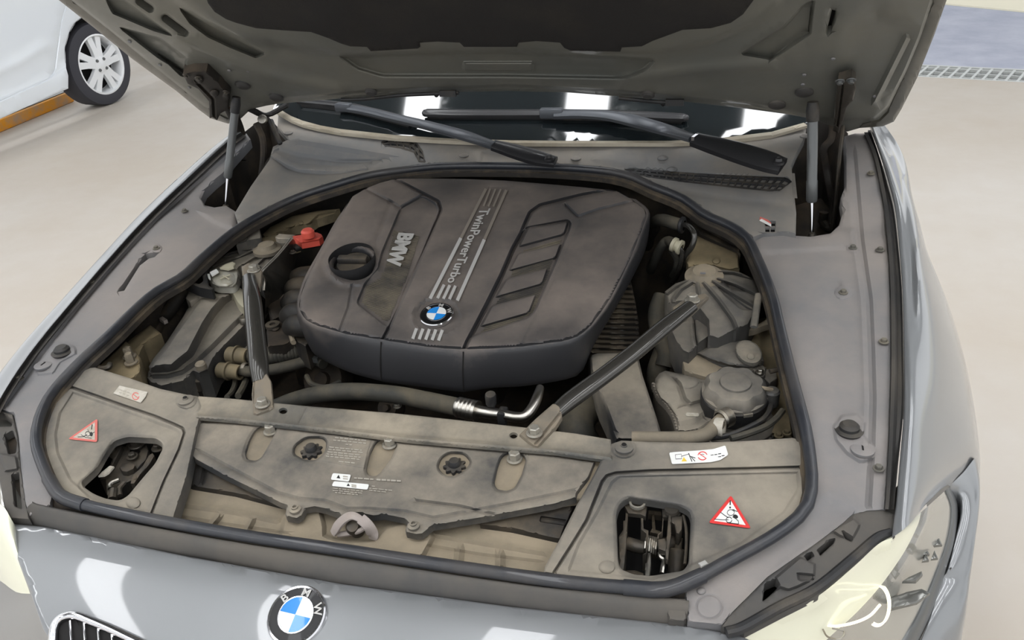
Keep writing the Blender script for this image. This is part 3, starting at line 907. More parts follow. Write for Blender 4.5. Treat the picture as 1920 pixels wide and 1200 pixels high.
# badge on the bumper
def badge(name, px, py, z, rad, parent, label, n, west, tilt=None, letters=True, sc=1.0, up_=None):
    """roundel: rings, quadrants and letters in a local frame: e1 right, e2 up the badge, e3 out"""
    c = P(px, py, z) if callable(z) else P(px, py, z)
    e3 = np.array(n, float); e3 /= np.linalg.norm(e3)
    e1 = np.array([1.0, 0, 0]) + np.array([0, west, 0]); e1 -= e3 * (e1 @ e3); e1 /= np.linalg.norm(e1)
    e2 = np.cross(e3, e1)
    if parent is None: root = thing(name, c, label, 'badge'); rp = root
    else:
        root = None; rp = parent
    seg = 48
    def lth(nm, prof, m, lab=None):
        bm = bmesh.new(); rings = []
        for r, h in prof:
            if r == 0: rings.append([bm.verts.new(c + e3 * h)])
            else: rings.append([bm.verts.new(c + e3 * h + r * (math.cos(2 * math.pi * k / seg) * e1 + math.sin(2 * math.pi * k / seg) * e2)) for k in range(seg)])
        for A, B in zip(rings, rings[1:]):
            for k in range(seg):
                k2 = (k + 1) % seg
                if len(A) == 1: bm.faces.new([A[0], B[k2], B[k]])
                elif len(B) == 1: bm.faces.new([A[k], A[k2], B[0]])
                else: bm.faces.new([A[k], A[k2], B[k2], B[k]])
        bmesh.ops.recalc_face_normals(bm, faces=bm.faces)
        return finish(nm, bm, m, rp, label=lab)
    h = rad * .10 * sc
    disc = lth('disc', [(rad * .90, 0), (rad * .90, h), (rad * .62, h * 1.15)], 'badge_black', 'black ring of the badge')
    lth('rim', [(rad, -h), (rad, h * .8), (rad * .96, h * 1.3), (rad * .90, h * 1.25), (rad * .89, h * .9)], 'chrome', 'chrome rim')
    lth('inner_ring', [(rad * .62, h * 1.1), (rad * .61, h * 1.5), (rad * .575, h * 1.5), (rad * .57, h)], 'chrome')
    for q, m in ((0, 'badge_white'), (1, 'blue'), (2, 'badge_white'), (3, 'blue')):
        bm = bmesh.new(); rr = rad * .575
        ctr = bm.verts.new(c + e3 * h * 1.5)
        ring = [bm.verts.new(c + e3 * h * 1.3 + rr * (math.cos(a) * e1 + math.sin(a) * e2)) for a in [math.pi / 2 * (q + k / 10) for k in range(11)]]
        low = [bm.verts.new(v.co - Vector(e3 * h)) for v in ring]
        for a, b, la, lb in zip(ring, ring[1:], low, low[1:]):
            bm.faces.new([ctr, a, b]); bm.faces.new([a, la, lb, b])
        finish('quadrant', bm, m, rp, label='blue quadrant' if m == 'blue' else 'white quadrant')
    for ch, ang in (('B', 145), ('M', 86), ('W', 25)):
        a = R(ang); rm = rad * .755
        o = c + e3 * h * 1.35 + rm * (math.cos(a) * e1 + math.sin(a) * e2)
        t1 = math.sin(a) * e1 - math.cos(a) * e2; t2 = math.cos(a) * e1 + math.sin(a) * e2
        cu = bpy.data.curves.new('t', 'FONT'); cu.body = ch; cu.size = rad * .36; cu.extrude = rad * .01; cu.offset = rad * .006
        ob = bpy.data.objects.new('t', cu); COL.objects.link(ob); bpy.context.view_layer.update()
        me = bpy.data.meshes.new_from_object(ob); bm = bmesh.new(); bm.from_mesh(me)
        xs = [v.co.x for v in bm.verts]; ys = [v.co.y for v in bm.verts]; mx, my = (min(xs) + max(xs)) / 2, (min(ys) + max(ys)) / 2
        for v in bm.verts:
            p = o + t1 * (v.co.x - mx) * 1.12 + t2 * (v.co.y - my) + e3 * v.co.z
            v.co = Vector(p)
        bpy.data.objects.remove(ob); bpy.data.curves.remove(cu); bpy.data.meshes.remove(me)
        finish('letter', bm, 'silver', rp, smooth=False, label='silver letter ' + ch)
    return root
badge('badge', 557, 1155, ZB, .0375, None, 'large round blue and white badge on the front of the bumper', (-.02, -.36, .93), -.06)
# kidney grille with chrome frame
gl = thing('kidney_grille', P(170, 1190, ZB), 'chrome framed grille opening at the lower left corner of the photo', 'grille')
zb2 = lambda x, y: ZB(x, y) + .006
tube('chrome_frame', [P(x, y, zb2) for x, y in ((98, 1300), (99, 1215), (101, 1180), (108, 1164), (122, 1155), (142, 1154), (176, 1166), (212, 1181), (246, 1197), (300, 1222), (360, 1255))], .0055, 'chrome', gl, n=6)
panel('backing', [(100, 1300), (101, 1215), (104, 1180), (110, 1166), (124, 1157), (142, 1157), (176, 1169), (212, 1184), (246, 1200), (300, 1225), (350, 1300)], lambda x, y: ZB(x, y) + .002, 'void', gl, step=20, skirt=.002)
for k, x in enumerate((131, 157, 184, 210, 237, 264, 292)):
    y0 = 1160 + (k > 0) * (x - 150) * .42
    tube('slat', [P(x, y0 + 4, zb2), P(x + 3, y0 + 40, zb2), P(x + 8, y0 + 90, zb2)], .0016, 'chrome', gl, n=3, seg=8)

# ------------------------------------------------------------------ headlights
tube('weatherstrip', [P(x, y, ZS(-.001)) for x, y in ((1672, 1000), (1644, 1010), (1597, 1050), (1530, 1104), (1462, 1138), (1394, 1176), (1362, 1186))], .0065, 'rubber', car, n=5, seg=10)
panel('filler_piece', [(1652, 940), (1694, 900), (1688, 960), (1678, 1003), (1662, 985)], ZS(-.012), 'strip', car, step=12, skirt=.03)
hl = thing('headlight', P(1640, 1090, .74), 'pale headlight with a glowing ring at the lower right corner', 'headlight')
T0 = [(1674, 1008), (1647, 1020), (1600, 1063), (1533, 1118), (1465, 1152), (1395, 1187), (1300, 1235)]
O0 = [(1780, 913), (1794, 950), (1789, 1010), (1768, 1080), (1742, 1150), (1718, 1200), (1680, 1280)]
def mixr(a, b, t, za, zb, bul=0.0):
    return [P(p[0] * (1 - t) + q[0] * t, p[1] * (1 - t) + q[1] * t, u * (1 - t) + v * t + bul) for p, q, u, v in zip(a, b, za, zb)]
zT = [.790, .785, .775, .765, .755, .748, .74]; zO = [.715, .69, .665, .635, .61, .59, .55]
loft('lens', [shift(mixr(T0, O0, 0, zT, zO), (0, 0, -.02)), mixr(T0, O0, 0, zT, zO), mixr(T0, O0, .2, zT, zO, .006), mixr(T0, O0, .42, zT, zO, .012), mixr(T0, O0, .5, zT, zO, .012)], 'lens_pale', hl, n=60, sub=3, label='pale upper lens band')
bs = loft('reflector', [mixr(T0, O0, .5, zT, zO, .011), mixr(T0, O0, .62, zT, zO, .002), mixr(T0, O0, .8, zT, zO, .004), mixr(T0, O0, .93, zT, zO, .004)], 'lens_in', hl, n=60, sub=3, label='silvery reflector bowl')
loft('outer_rim', [mixr(T0, O0, .92, zT, zO, .004), mixr(T0, O0, .95, zT, zO, .008), mixr(T0, O0, 1.0, zT, zO, .002), mixr(T0, O0, 1.02, zT, zO, -.02)], 'strut_grey', hl, n=60, sub=2)
zh = lambda dz: .66 + dz
for k in range(2):
    a = [P(1655 - k * 3 + 22 * math.cos(t) - 8, 1133 + k * 3 + 38 * math.sin(t), .700 + .012 * k) for t in np.linspace(-1.6, 2.0, 12)]
    tube('ring', a, .0012, 'glow', hl, n=3, seg=8, label='glowing ring')
pod = [P(x, y, .69) for x, y in ((1520, 1180), (1560, 1165), (1610, 1150), (1645, 1122))]
tube('projector_ring', [P(x, y, .70) for x, y in ((1540, 1170), (1565, 1174), (1600, 1168), (1630, 1155), (1650, 1134))], .0016, 'glow', hl, n=5, label='glowing lower ring')
tube('wire_loop', [P(x, y, .70) for x, y in ((1543, 1180), (1552, 1194), (1575, 1198), (1583, 1184), (1560, 1178))], .0012, 'steel', hl, n=5, seg=6)
for px, py, s in ((1757, 1012, 1.0), (1733, 1030, 1.0), (1735, 1044, .7), (1752, 1040, .7)):
    t_ = min(.9, .75); z_ = P(px, py, .672)
    panel('prism', [(px, py - 12 * s), (px + 10 * s, py + 10 * s), (px - 9 * s, py + 12 * s)], .692, 'lens_refl', hl, step=9, skirt=.003, edge=(3, .002))
panel('side_reflector', [(1704, 1082), (1728, 1071), (1730, 1078), (1718, 1090), (1692, 1090)], .690, 'lens_refl', hl, step=12, skirt=.004)
panel('side_reflector', [(1665, 1122), (1700, 1110), (1728, 1104), (1744, 1112), (1720, 1130), (1670, 1142)], .672, 'lens_refl', hl, step=12, skirt=.004)
# bumper corner outside the headlight
CO0 = [(1782, 911), (1800, 922), (1804, 958), (1792, 1013), (1778, 1068), (1766, 1090), (1742, 1167), (1712, 1235)]
CO1 = [(1806, 886), (1822, 915), (1826, 960), (1818, 1020), (1808, 1075), (1798, 1110), (1780, 1180), (1760, 1240)]
CO2 = [(1831, 860), (1836, 905), (1834, 960), (1825, 1033), (1818, 1090), (1814, 1130), (1805, 1190), (1795, 1240)]
zA = [.715, .70, .685, .66, .635, .62, .59, .56]; zC = [.70, .685, .67, .64, .61, .59, .55, .52]
c2 = [P(x, y, z) for (x, y), z in zip(CO2, zC)]
loft('bumper_corner', [shift([P(x, y, z) for (x, y), z in zip(CO0, zA)], (0, 0, -.02)), [P(x, y, z) for (x, y), z in zip(CO0, zA)], [P(x, y, (a + b) / 2 + .006) for (x, y), a, b in zip(CO1, zA, zC)], c2, shift(c2, (.0, 0.02, -.12)), shift(c2, (-.02, 0.03, -.3))], 'paint', car, n=50, sub=5, label='grey bumper corner curving round the headlight')
tube('chrome_edge', [P(x, y, z) for x, y, z in ((1806, 1005, .655), (1795, 1045, .64), (1780, 1068, .635))], .002, 'chrome', car, n=5, seg=8)
# black carrier between liner and headlight, with cut-outs
def carrier(name, outline, holes, feats, parent, label, z):
    return panel(name, outline, z, 'strip', parent, step=8, skirt=.012, holes=holes, feats=feats, edge=(3, .002), label=label)
CR = [(1352, 1176), (1366, 1156), (1440, 1082), (1500, 1040), (1570, 990), (1600, 964), (1625, 958), (1660, 957), (1676, 965), (1674, 1004), (1646, 1018), (1600, 1060), (1533, 1114), (1465, 1148), (1396, 1184)]
HR = [rnd([(1434, 1095), (1456, 1086), (1462, 1096), (1452, 1110), (1430, 1128)], 3), rnd([(1508, 1043), (1522, 1035), (1526, 1043), (1514, 1052)], 2), rnd([(1532, 1032), (1556, 1012), (1566, 1010), (1562, 1020), (1538, 1042)], 2), rnd([(1578, 995), (1588, 1000), (1600, 1008), (1596, 1016), (1584, 1010)], 3)]
cr = carrier('headlight_carrier', CR, HR, [pad([(1455, 1083), (1500, 1045), (1528, 1058), (1526, 1085), (1495, 1100), (1478, 1106), (1460, 1100)], .006, 5), pad([(1495, 1075), (1526, 1078), (1524, 1088), (1498, 1088)], -.006, 5),
     pad([(1560, 995), (1600, 972), (1612, 985), (1598, 1012), (1575, 1005)], .006, 5), pad([(1400, 1175), (1460, 1140), (1530, 1105), (1600, 1050), (1640, 1012), (1672, 1000), (1680, 1010), (1400, 1190)], -.004, 4)],
     car, 'black plastic headlight carrier with cut-outs, right of the photo', ZS(.0))
panel('reflector_sheet', [(1410, 1150), (1530, 1030), (1610, 985), (1625, 1000), (1540, 1060), (1440, 1130)], ZS(-.03), 'lens_in', cr, step=30, skirt=0)
CLF = [(-60, 760), (-10, 767), (24, 778), (34, 820), (40, 880), (50, 950), (56, 975), (20, 972), (8, 950), (0, 905), (-30, 850)]
HLF = [rnd([(8, 815), (24, 808), (32, 830), (30, 850), (16, 852)], 3), rnd([(22, 890), (36, 886), (38, 920), (42, 955), (28, 950)], 3), rnd([(-20, 776), (6, 776), (24, 790), (22, 800), (-20, 800)], 3)]
cl = carrier('headlight_carrier', CLF, HLF, [pad([(0, 850), (30, 856), (34, 880), (10, 884)], .006, 5)], car, 'black plastic headlight carrier with cut-outs, left of the photo', ZS(.0))
panel('reflector_sheet', [(-40, 780), (30, 790), (45, 960), (0, 960)], ZS(-.03), 'lens_in', cl, step=30, skirt=0)
hl2 = thing('headlight', P(-20, 1000, .72), 'pale headlight corner cut off by the left edge of the photo', 'headlight')
lw = [[P(x, y, z) for x, y, z in ((22, 975, .765), (26, 1010, .755), (40, 1060, .735), (62, 1115, .71))],
      [P(x, y, z) for x, y, z in ((0, 945, .775), (5, 1000, .755), (14, 1060, .72), (30, 1110, .69))],
      [P(x, y, z) for x, y, z in ((-50, 935, .76), (-40, 990, .73), (-30, 1040, .70), (-10, 1085, .67))]]
loft('lens', [shift(lw[0], (0, 0, -.02))] + lw + [shift(lw[2], (-.04, 0, -.04))], 'lens_pale', hl2, n=20, sub=4)
lv = [[P(x, y, z) for x, y, z in ((62, 1110, .705), (80, 1150, .69), (100, 1200, .66), (125, 1260, .62))],
      [P(x, y, z) for x, y, z in ((25, 1095, .68), (30, 1150, .65), (40, 1210, .61), (50, 1260, .56))],
      [P(x, y, z) for x, y, z in ((-30, 1070, .66), (-40, 1130, .61), (-50, 1200, .55), (-60, 1260, .5))]]
loft('bumper_corner', [shift(lv[0], (0, 0, -.02))] + lv, 'paint', car, n=20, sub=4, label='grey bumper corner at the lower left of the photo')
# =================================================================== raised hood (hinged part of the car)
def proj(p):
    q = (np.array(p, float) - CAMC) @ CAMM
    return (960 + CAMF * q[0] / q[2], 600 + CAMF * q[1] / q[2])
HA = R(42)
HP0 = np.array([0, .22, 1.0]); HN = np.array([0, -math.sin(HA), -math.cos(HA)])
def HS(x, s, d=0.0): return HP0 + np.array([x, -s * math.cos(HA), s * math.sin(HA)]) + HN * d
def hp(x, s): return proj(HS(x, s))
def PH(px, py, d=0.0): return Plane(HP0 + HN * d, HN).map(np.array([px * 1.0]), np.array([py * 1.0]))[0]
HPL = Plane(HP0, HN)
HO = [hp(-.70, .66), (110, 0), (180, 55), (250, 112), (330, 170), (372, 205), (395, 222), (428, 232), (450, 224), (470, 205), (500, 198), (520, 195), (560, 191), (640, 185), (700, 180), (760, 175), (830, 173), (950, 171), (1060, 173), (1150, 180), (1280, 190), (1400, 204), (1475, 214), (1520, 222), (1560, 236), (1588, 247),
      (1612, 240), (1655, 237), (1676, 228), (1690, 205), (1720, 145), (1752, 65), (1775, 0), hp(.72, .66), hp(.66, .85), hp(.52, 1.04), hp(.25, 1.10), hp(0, 1.115), hp(-.25, 1.10), hp(-.52, 1.04), hp(-.66, .85)]
SL1 = capsule(262, 2, 282, 16, 5.5); SL2 = capsule(310, 33, 347, 61, 5.5)
SR1 = [(1560, 18), (1567, 20), (1566, 30), (1558, 60), (1551, 62), (1552, 50)]
hood = panel('hood', HO, HPL, 'hood_in', car, label='raised grey hood seen from its underside', step=11, skirt=.006, edge=(6, .006), hskirt=.012, holes=[SL1, SL2, SR1], feats=[
    pad([hp(-.66, .66), (135, 0), (205, 55), (272, 110), (345, 168), (385, 200), (440, 215), (520, 186), (700, 170), (950, 160), (1150, 170), (1400, 194), (1560, 224), (1640, 222), (1665, 200), (1700, 130), (1725, 70), (1748, 0), hp(.68, .66), hp(.60, .88), hp(.0, 1.05), hp(-.60, .88)], .010, 8),
    # lens-shaped and long pockets between the ribs, left
    pad([(338, 16), (383, 40), (433, 67), (497, 100), (480, 107), (433, 88), (390, 68), (357, 43)], -.016, 5),
    pad([(200, 0), (232, 0), (322, 66), (288, 56), (212, 24)], -.012, 5),
    pad([(226, 52), (300, 72), (350, 110), (345, 136), (298, 108)], -.012, 5),
    pad([(296, 100), (352, 136), (362, 144), (340, 142)], -.010, 4),
    # pocket on the right
    pad([(1522, 2), (1524, 20), (1518, 60), (1480, 85), (1444, 110), (1390, 101), (1470, 50), (1508, 8)], -.014, 5),
    groove([(1525, 2), (1518, 62), (1444, 111)], 4, .006),
    pad([(1640, 10), (1712, 62), (1672, 150), (1610, 190), (1560, 160), (1600, 60)], -.008, 40),
    # wide beam across the middle with its pocket
    pad([(640, 106), (940, 98), (1230, 112), (1205, 133), (1172, 146), (950, 142), (717, 142), (670, 128)], -.013, 9),
    pad([(870, 117), (1000, 117), (998, 134), (868, 133)], .006, 6),
    # step round the felt pad
    pad([hp(-.45, .75), (330, 0), (385, 40), (450, 72), (560, 92), (640, 100), (940, 92), (1240, 98), (1330, 80), (1420, 40), (1462, 0), hp(.46, .75), hp(.3, .95), hp(-.3, .95)], .012, 16),
    ridge([(330, 72), (420, 108), (500, 140), (640, 170)], 14, .006), ridge([(1700, 70), (1640, 190)], 8, .006),
    ridge([(1170, 150), (1300, 130), (1440, 120)], 16, .006)])
panel('edge_hem', [hp(-.70, .66), (110, 0), (180, 55), (250, 112), (330, 170), (372, 205), (395, 222), (424, 231), (430, 222), (398, 208), (345, 163), (272, 104), (205, 50), (136, 0), hp(-.665, .66)], Plane(HP0 + HN * .003, HN), 'hood_edge', hood, step=14, skirt=.004, edge=(4, .003), label='darker folded hem on the left edge')
panel('edge_hem', [hp(.72, .66), (1775, 0), (1752, 65), (1720, 145), (1690, 205), (1676, 228), (1655, 237), (1612, 240), (1618, 231), (1648, 224), (1664, 208), (1692, 142), (1726, 60), (1747, 0), hp(.685, .66)], Plane(HP0 + HN * .003, HN), 'hood_edge', hood, step=14, skirt=.004, edge=(4, .003), label='darker folded hem on the right edge')
skin = panel('outer_skin', HO, Plane(HP0 - HN * .035, HN), 'paint', hood, step=60, skirt=0, edge=(0, 0), label='glossy outer hood skin')
def hoodpx(px, py, d): return PH(px, py, d)
for hh in (SL1, SL2, SR1):
    c = hh if isinstance(hh, list) else list(hh)
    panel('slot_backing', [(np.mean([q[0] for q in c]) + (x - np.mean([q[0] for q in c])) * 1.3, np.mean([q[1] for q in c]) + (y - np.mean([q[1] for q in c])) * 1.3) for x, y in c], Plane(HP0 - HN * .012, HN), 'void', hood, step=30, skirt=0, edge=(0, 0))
FE = [hp(-.42, .72), (384, -12), (390, 6), (402, 22), (424, 36), (443, 43), (480, 53), (533, 57), (583, 60), (617, 72), (640, 82), (657, 87), (688, 88), (695, 96), (783, 91), (788, 88), (787, 80), (820, 78), (862, 80), (870, 88), (969, 88), (972, 80), (1006, 77), (1050, 80), (1058, 90), (1070, 95), (1163, 97), (1166, 89), (1203, 87), (1223, 77), (1280, 56), (1333, 53), (1370, 43), (1393, 27), (1413, 0), (1425, -14), hp(.44, .72), hp(.3, .92), hp(0, .97), hp(-.3, .92)]
panel('insulation_pad', FE, Plane(HP0 + HN * .026, HN), 'felt', hood, step=14, skirt=.010, edge=(4, .004), label='black felt insulation pad', feats=[dome(620, 30, 60, .003), dome(1000, 20, 90, .003)])
for px, py, rx in ((455, 158, .016), (518, 181, .016), (696, 171, .013), (1215, 176, .013), (1457, 195, .016), (1508, 171, .016)):
    lathe('hood_buffer', [(0, 0), (rx, 0), (rx, .004), (rx * .7, .007), (0, .007)], PH(px, py, .010), 'strip', hood, axis=HN)
for px, py in ((430, 132), (465, 133), (1562, 110), (1508, 140), (1505, 158), (243, 78), (300, 122), (355, 164), (1640, 180)):
    lathe('hood_plug', [(0, 0), (.004, 0), (.003, .002), (0, .0025)], PH(px, py, .011), 'liner', hood, axis=HN, seg=12)
# hinges: left
def plate(name, poly, pl, m, parent, th=.004, step=12, **kw):
    return panel(name, poly, pl, m, parent, step=step, skirt=th, edge=(2, .001), **kw)
hg = panel('hinge', [(343, 138), (363, 133), (387, 133), (413, 157), (430, 180), (428, 205), (413, 213), (407, 226), (398, 220), (393, 222), (392, 190), (372, 167), (352, 157)], Plane(HP0 + HN * .03, HN), 'grime', hood, step=8, skirt=.02, edge=(3, .003), label='dirty folded hinge bracket on the left', feats=[groove([(365, 150), (400, 185), (402, 215)], 4, .006), dome(372, 150, 10, .006), dome(402, 175, 9, .006), dome(425, 178, 8, .006)])
for px, py in ((349, 141), (372, 146), (424, 172)):
    bolt('hinge_bolt', PH(px, py, .034), .007, 'latch', hood, axis=HN, label='hinge bolt')
tube('hinge_arm', [P(480, 232, 1.00), P(492, 258, .97), P(494, 290, .93), P(490, 330, .88)], .008, 'grime', hood, n=4, seg=8, label='curved hinge link on the left')
tube('hinge_arm', [P(508, 226, 1.0), P(522, 262, .965), P(527, 272, .95)], .006, 'rubber', hood, n=3, seg=8, label='short black hinge link on the left')
tube('hinge_arm', [PH(430, 200, .01), P(450, 250, .96), P(452, 300, .90)], .013, 'grime', hood, n=4, seg=8, flat=.4, label='broad hinge plate on the left')
tube('hinge_arm', [PH(470, 205, .0), P(500, 216, 1.0), P(540, 196, 1.02)], .010, 'void', hood, n=4, seg=8, flat=.6, label='dark hinge pivot on the left')
lathe('hinge_pivot', [(0, 0), (.012, 0), (.010, .006), (0, .007)], P(492, 224, 1.01), 'steel', hood, axis=(.3, -.8, .4), label='bright hinge pivot bolt on the left')
# hinges: right
hg = panel('hinge', [(1572, 150), (1588, 146), (1597, 143), (1604, 150), (1605, 165), (1600, 188), (1588, 202), (1582, 225), (1572, 250), (1562, 245), (1566, 190)], Plane(HP0 + HN * .03, HN), 'latch', hood, step=8, skirt=.014, edge=(3, .003), label='hinge plate on the right', feats=[groove([(1580, 160), (1575, 200), (1570, 235)], 3, .005)])
tube('hinge_arm', [P(1583, 200, 1.045), P(1580, 240, 1.0), P(1574, 290, .95), P(1567, 372, .87), P(1561, 425, .81)], .009, 'latch', hood, n=5, seg=8, flat=.5, label='long hinge arm on the right')
tube('hinge_arm', [P(1561, 215, 1.02), P(1560, 258, .98), P(1544, 280, .955), P(1549, 315, .91), P(1554, 345, .88), P(1562, 385, .83), P(1560, 420, .79)], .008, 'grime', hood, n=5, seg=8, flat=.6, label='curved hinge link on the right')
tube('hinge_arm', [P(1545, 398, .80), P(1543, 415, .78), P(1556, 428, .77), P(1566, 418, .77)], .010, 'latch', hood, n=5, seg=10, label='lower pivot boss on the right')
for px, py in ((1575, 152), (1596, 150)):
    bolt('hinge_bolt', PH(px, py, .036), .008, 'strut_grey', hood, axis=HN, label='hinge bolt')
# wiring along the rear edge of the hood
tube('washer_hose', [PH(x, y, .012) for x, y in ((640, 187), (680, 186), (720, 182), (760, 178), (860, 174))], .004, 'rubber', hood, n=4, seg=8)
tube('washer_hose', [PH(x, y, .012) for x, y in ((1160, 184), (1230, 191), (1272, 193))], .004, 'rubber', hood, n=4, seg=8)
for px, py in ((818, 176), (1243, 193)):
    tube('washer_jet', [PH(px - 6, py - 2, .012), PH(px, py + 5, .012), PH(px + 6, py, .012)], .002, 'rubber', hood, n=4, seg=6)
    box('hose_clip', PH(px + 22, py - 1, .014), (.035, .008, .012), 'rubber', hood)

# =================================================================== gas struts
def gas_strut(top, midc, low, label, rb=.0095):
    g = thing('gas_strut', low, label, 'gas strut')
    top, midc, low = np.array(top), np.array(midc), np.array(low)
    a = (top - midc) / np.linalg.norm(top - midc); L = np.linalg.norm(top - midc)
    lathe('cylinder', [(0, 0), (rb * .85, 0), (rb, .003), (rb, L * .22), (rb * .92, L * .23), (rb * .92, L - .02), (rb * .7, L - .01), (0, L - .01)], midc, 'strut_grey', g, axis=a, seg=20)
    lathe('end_cap', [(0, 0), (rb * 1.1, 0), (rb * 1.15, .02), (rb * .9, .035), (0, .036)], top - a * .03, 'rubber', g, axis=a, seg=16, label='black plastic end cap')
    tube('rod', [midc, low], .0036, 'chrome', g, smooth=False, seg=12)
    lathe('ball_joint', [(0, 0), (.008, .002), (.010, .01), (.006, .02), (0, .022)], low - a * .01, 'latch', g, axis=a, seg=14)
gas_strut(PH(443, 186, .025), P(427, 333, .925), P(423, 392, .855), 'grey gas strut holding up the hood, left of the photo')
gas_strut(PH(1524, 196, .025), P(1522, 378, .90), P(1522, 446, .835), 'grey gas strut holding up the hood, right of the photo', .0105)

# =================================================================== wipers
def wiper(name, pts, headpt, blade, label, pivot):
    w = thing(name, pivot, label, 'wiper')
    arm = [P(x, y, lambda a, b, d=d: ZW(a, b) + d) if wz else P(x, y, d) for x, y, d, wz in pts]
    return w, arm
def zw(d): return lambda x, y: ZW(x, y) + d
def ribbon(name, pts, w, th, m, parent, label=None, n=6):
    """flat arm: pts [(point, width)] with thickness"""
    q = catmull([np.r_[p, k] for p, k in pts], n)
    bm = bmesh.new(); rows = []
    T = np.gradient(q[:, :3], axis=0)
    for p, t in zip(q, T):
        t = t / np.linalg.norm(t); s = np.cross(t, (0, -.3, .95)); s /= np.linalg.norm(s); u = np.cross(s, t)
        h = p[3] * w / 2
        rows.append([bm.verts.new(p[:3] + s * a * h + u * b * th) for a, b in ((-1, -.5), (-1, .2), (-.7, .5), (.0, .62), (.7, .5), (1, .2), (1, -.5))])
    for a, b in zip(rows, rows[1:]):
        for k in range(7):
            bm.faces.new([a[k], a[(k + 1) % 7], b[(k + 1) % 7], b[k]])
    bm.faces.new(rows[0]); bm.faces.new(rows[-1])
    bmesh.ops.recalc_face_normals(bm, faces=bm.faces)
    return finish(name, bm, m, parent, label=label, sharp=40)
w1 = thing('wiper', P(1462, 309, .965), 'black wiper on the right, its blade lying level across the windshield', 'wiper')
ribbon('arm_base', [(P(1468, 311, .985), .9), (P(1440, 302, .99), 1.1), (P(1400, 289, .995), 1.15), (P(1350, 274, 1.0), 1.0), (P(1302, 260, 1.005), .75)], .046, .014, 'wiper', w1)
lathe('pivot_nut', [(0, 0), (.011, 0), (.011, .004), (.007, .006), (.006, .011), (0, .012)], P(1459, 307, .990), 'wiper', w1, label='round pivot nut cap')
ribbon('arm', [(P(1300, 259, 1.004), .8), (P(1250, 243, zw(.028)), 1.1), (P(1190, 226, zw(.032)), 1.2), (P(1140, 216, zw(.03)), 1.0), (P(1090, 213, zw(.026)), .85), (P(1040, 214, zw(.022)), .85)], .028, .010, 'wiper_grey', w1, label='grey curved wiper arm')
box('hinge_clip', P(1303, 259, 1.008), (.006, .022, .012), 'chrome', w1, rot=Matrix.Rotation(R(-20), 3, 'Z'), label='bright clip at the arm joint')
b_ = box('blade_holder', P(1034, 212, zw(.022)), (.052, .02, .022), 'wiper_grey', w1, bevel=.004)
bl = ribbon('blade', [(P(798, 210, zw(.012)), .55), (P(808, 211, zw(.014)), 1.0), (P(900, 212, zw(.014)), 1.0), (P(1035, 212, zw(.014)), 1.0), (P(1160, 214, zw(.014)), 1.0), (P(1272, 219, zw(.014)), .95), (P(1284, 220, zw(.012)), .6)], .023, .010, 'wiper', w1)
ribbon('rubber_lip', [(P(802, 219, zw(.006)), 1.0), (P(1035, 220, zw(.006)), 1.0), (P(1278, 227, zw(.006)), 1.0)], .006, .010, 'rubber', w1)
w2 = thing('wiper', P(1036, 301, .945), 'black wiper on the left, its arm slanting down to the middle of the cowl', 'wiper')
ribbon('arm_base', [(P(1042, 303, .962), .8), (P(1010, 296, .968), 1.1), (P(970, 284, .975), 1.1), (P(925, 271, .985), .8)], .034, .012, 'wiper', w2)
lathe('pivot_nut', [(0, 0), (.010, 0), (.010, .004), (.006, .006), (.0055, .011), (0, .012)], P(1030, 300, .968), 'wiper', w2, label='round pivot nut cap')
ribbon('arm', [(P(926, 272, .986), .8), (P(870, 253, zw(.026)), 1.05), (P(800, 234, zw(.026)), .95), (P(740, 220, zw(.024)), .85), (P(690, 208, zw(.02)), .8), (P(655, 202, zw(.018)), .8)], .026, .010, 'wiper_grey', w2, label='grey slanting wiper arm')
box('blade_holder', P(645, 201, zw(.018)), (.044, .02, .02), 'wiper_grey', w2, bevel=.004, rot=Matrix.Rotation(R(-8), 3, 'Z'))
ribbon('blade', [(P(560, 189, zw(.012)), .9), (P(645, 197, zw(.014)), 1.0), (P(700, 208, zw(.014)), 1.0), (P(764, 224, zw(.014)), .9), (P(772, 228, zw(.012)), .6)], .018, .009, 'wiper', w2)
ribbon('rubber_lip', [(P(565, 196, zw(.006)), 1.0), (P(660, 208, zw(.006)), 1.0), (P(766, 234, zw(.006)), 1.0)], .006, .010, 'rubber', w2)

# =================================================================== the white car and what it stands on
wc_c = P(185, 200, 0)
# wheel: rim centre as seen at (191,119); its disc faces the aisle
WR = .300
def wheel_frame(yaw):
    return np.array([math.cos(yaw), math.sin(yaw), 0.0])        # axle direction, outwards
def P_at(px, py, z): return P(px, py, z)
wcz = WR
WC = P(191, 121, WR)              # wheel centre
ax = wheel_frame(R(-4))
tg = np.array([-ax[1], ax[0], 0])  # along the car body
white = thing('car', (WC[0], WC[1], 0), 'white car at the upper left, only its flank and one wheel in view', 'car')
wh = bpy.data.objects.new('wheel', None); COL.objects.link(wh); wh.parent = white
def wl(prof, m, nm, off=0.0, seg=48, **kw):
    bm = lathe_bm(prof, WC, ax, seg, **kw); bmesh.ops.recalc_face_normals(bm, faces=bm.faces)
    return finish(nm, bm, m, wh)
wl([(WR * .70, -.19), (WR * .96, -.19), (WR, -.165), (WR, -.03), (WR * .975, -.008), (WR * .86, .004), (WR * .73, .0), (WR * .70, -.012)], 'tyre', 'tyre')
wl([(WR * .70, -.01), (WR * .735, .002), (WR * .70, .004), (WR * .67, -.01), (WR * .65, -.10), (WR * .3, -.105), (0, -.105)], 'rim', 'rim')
wl([(WR * .64, -.10), (WR * .5, -.099), (0, -.099)], 'void', 'brake_disc')
sp0 = None
uu, vv, aa = frame(ax)
def wpt(r, ang, h): return WC + ax * h + r * (math.cos(ang) * uu + math.sin(ang) * vv)
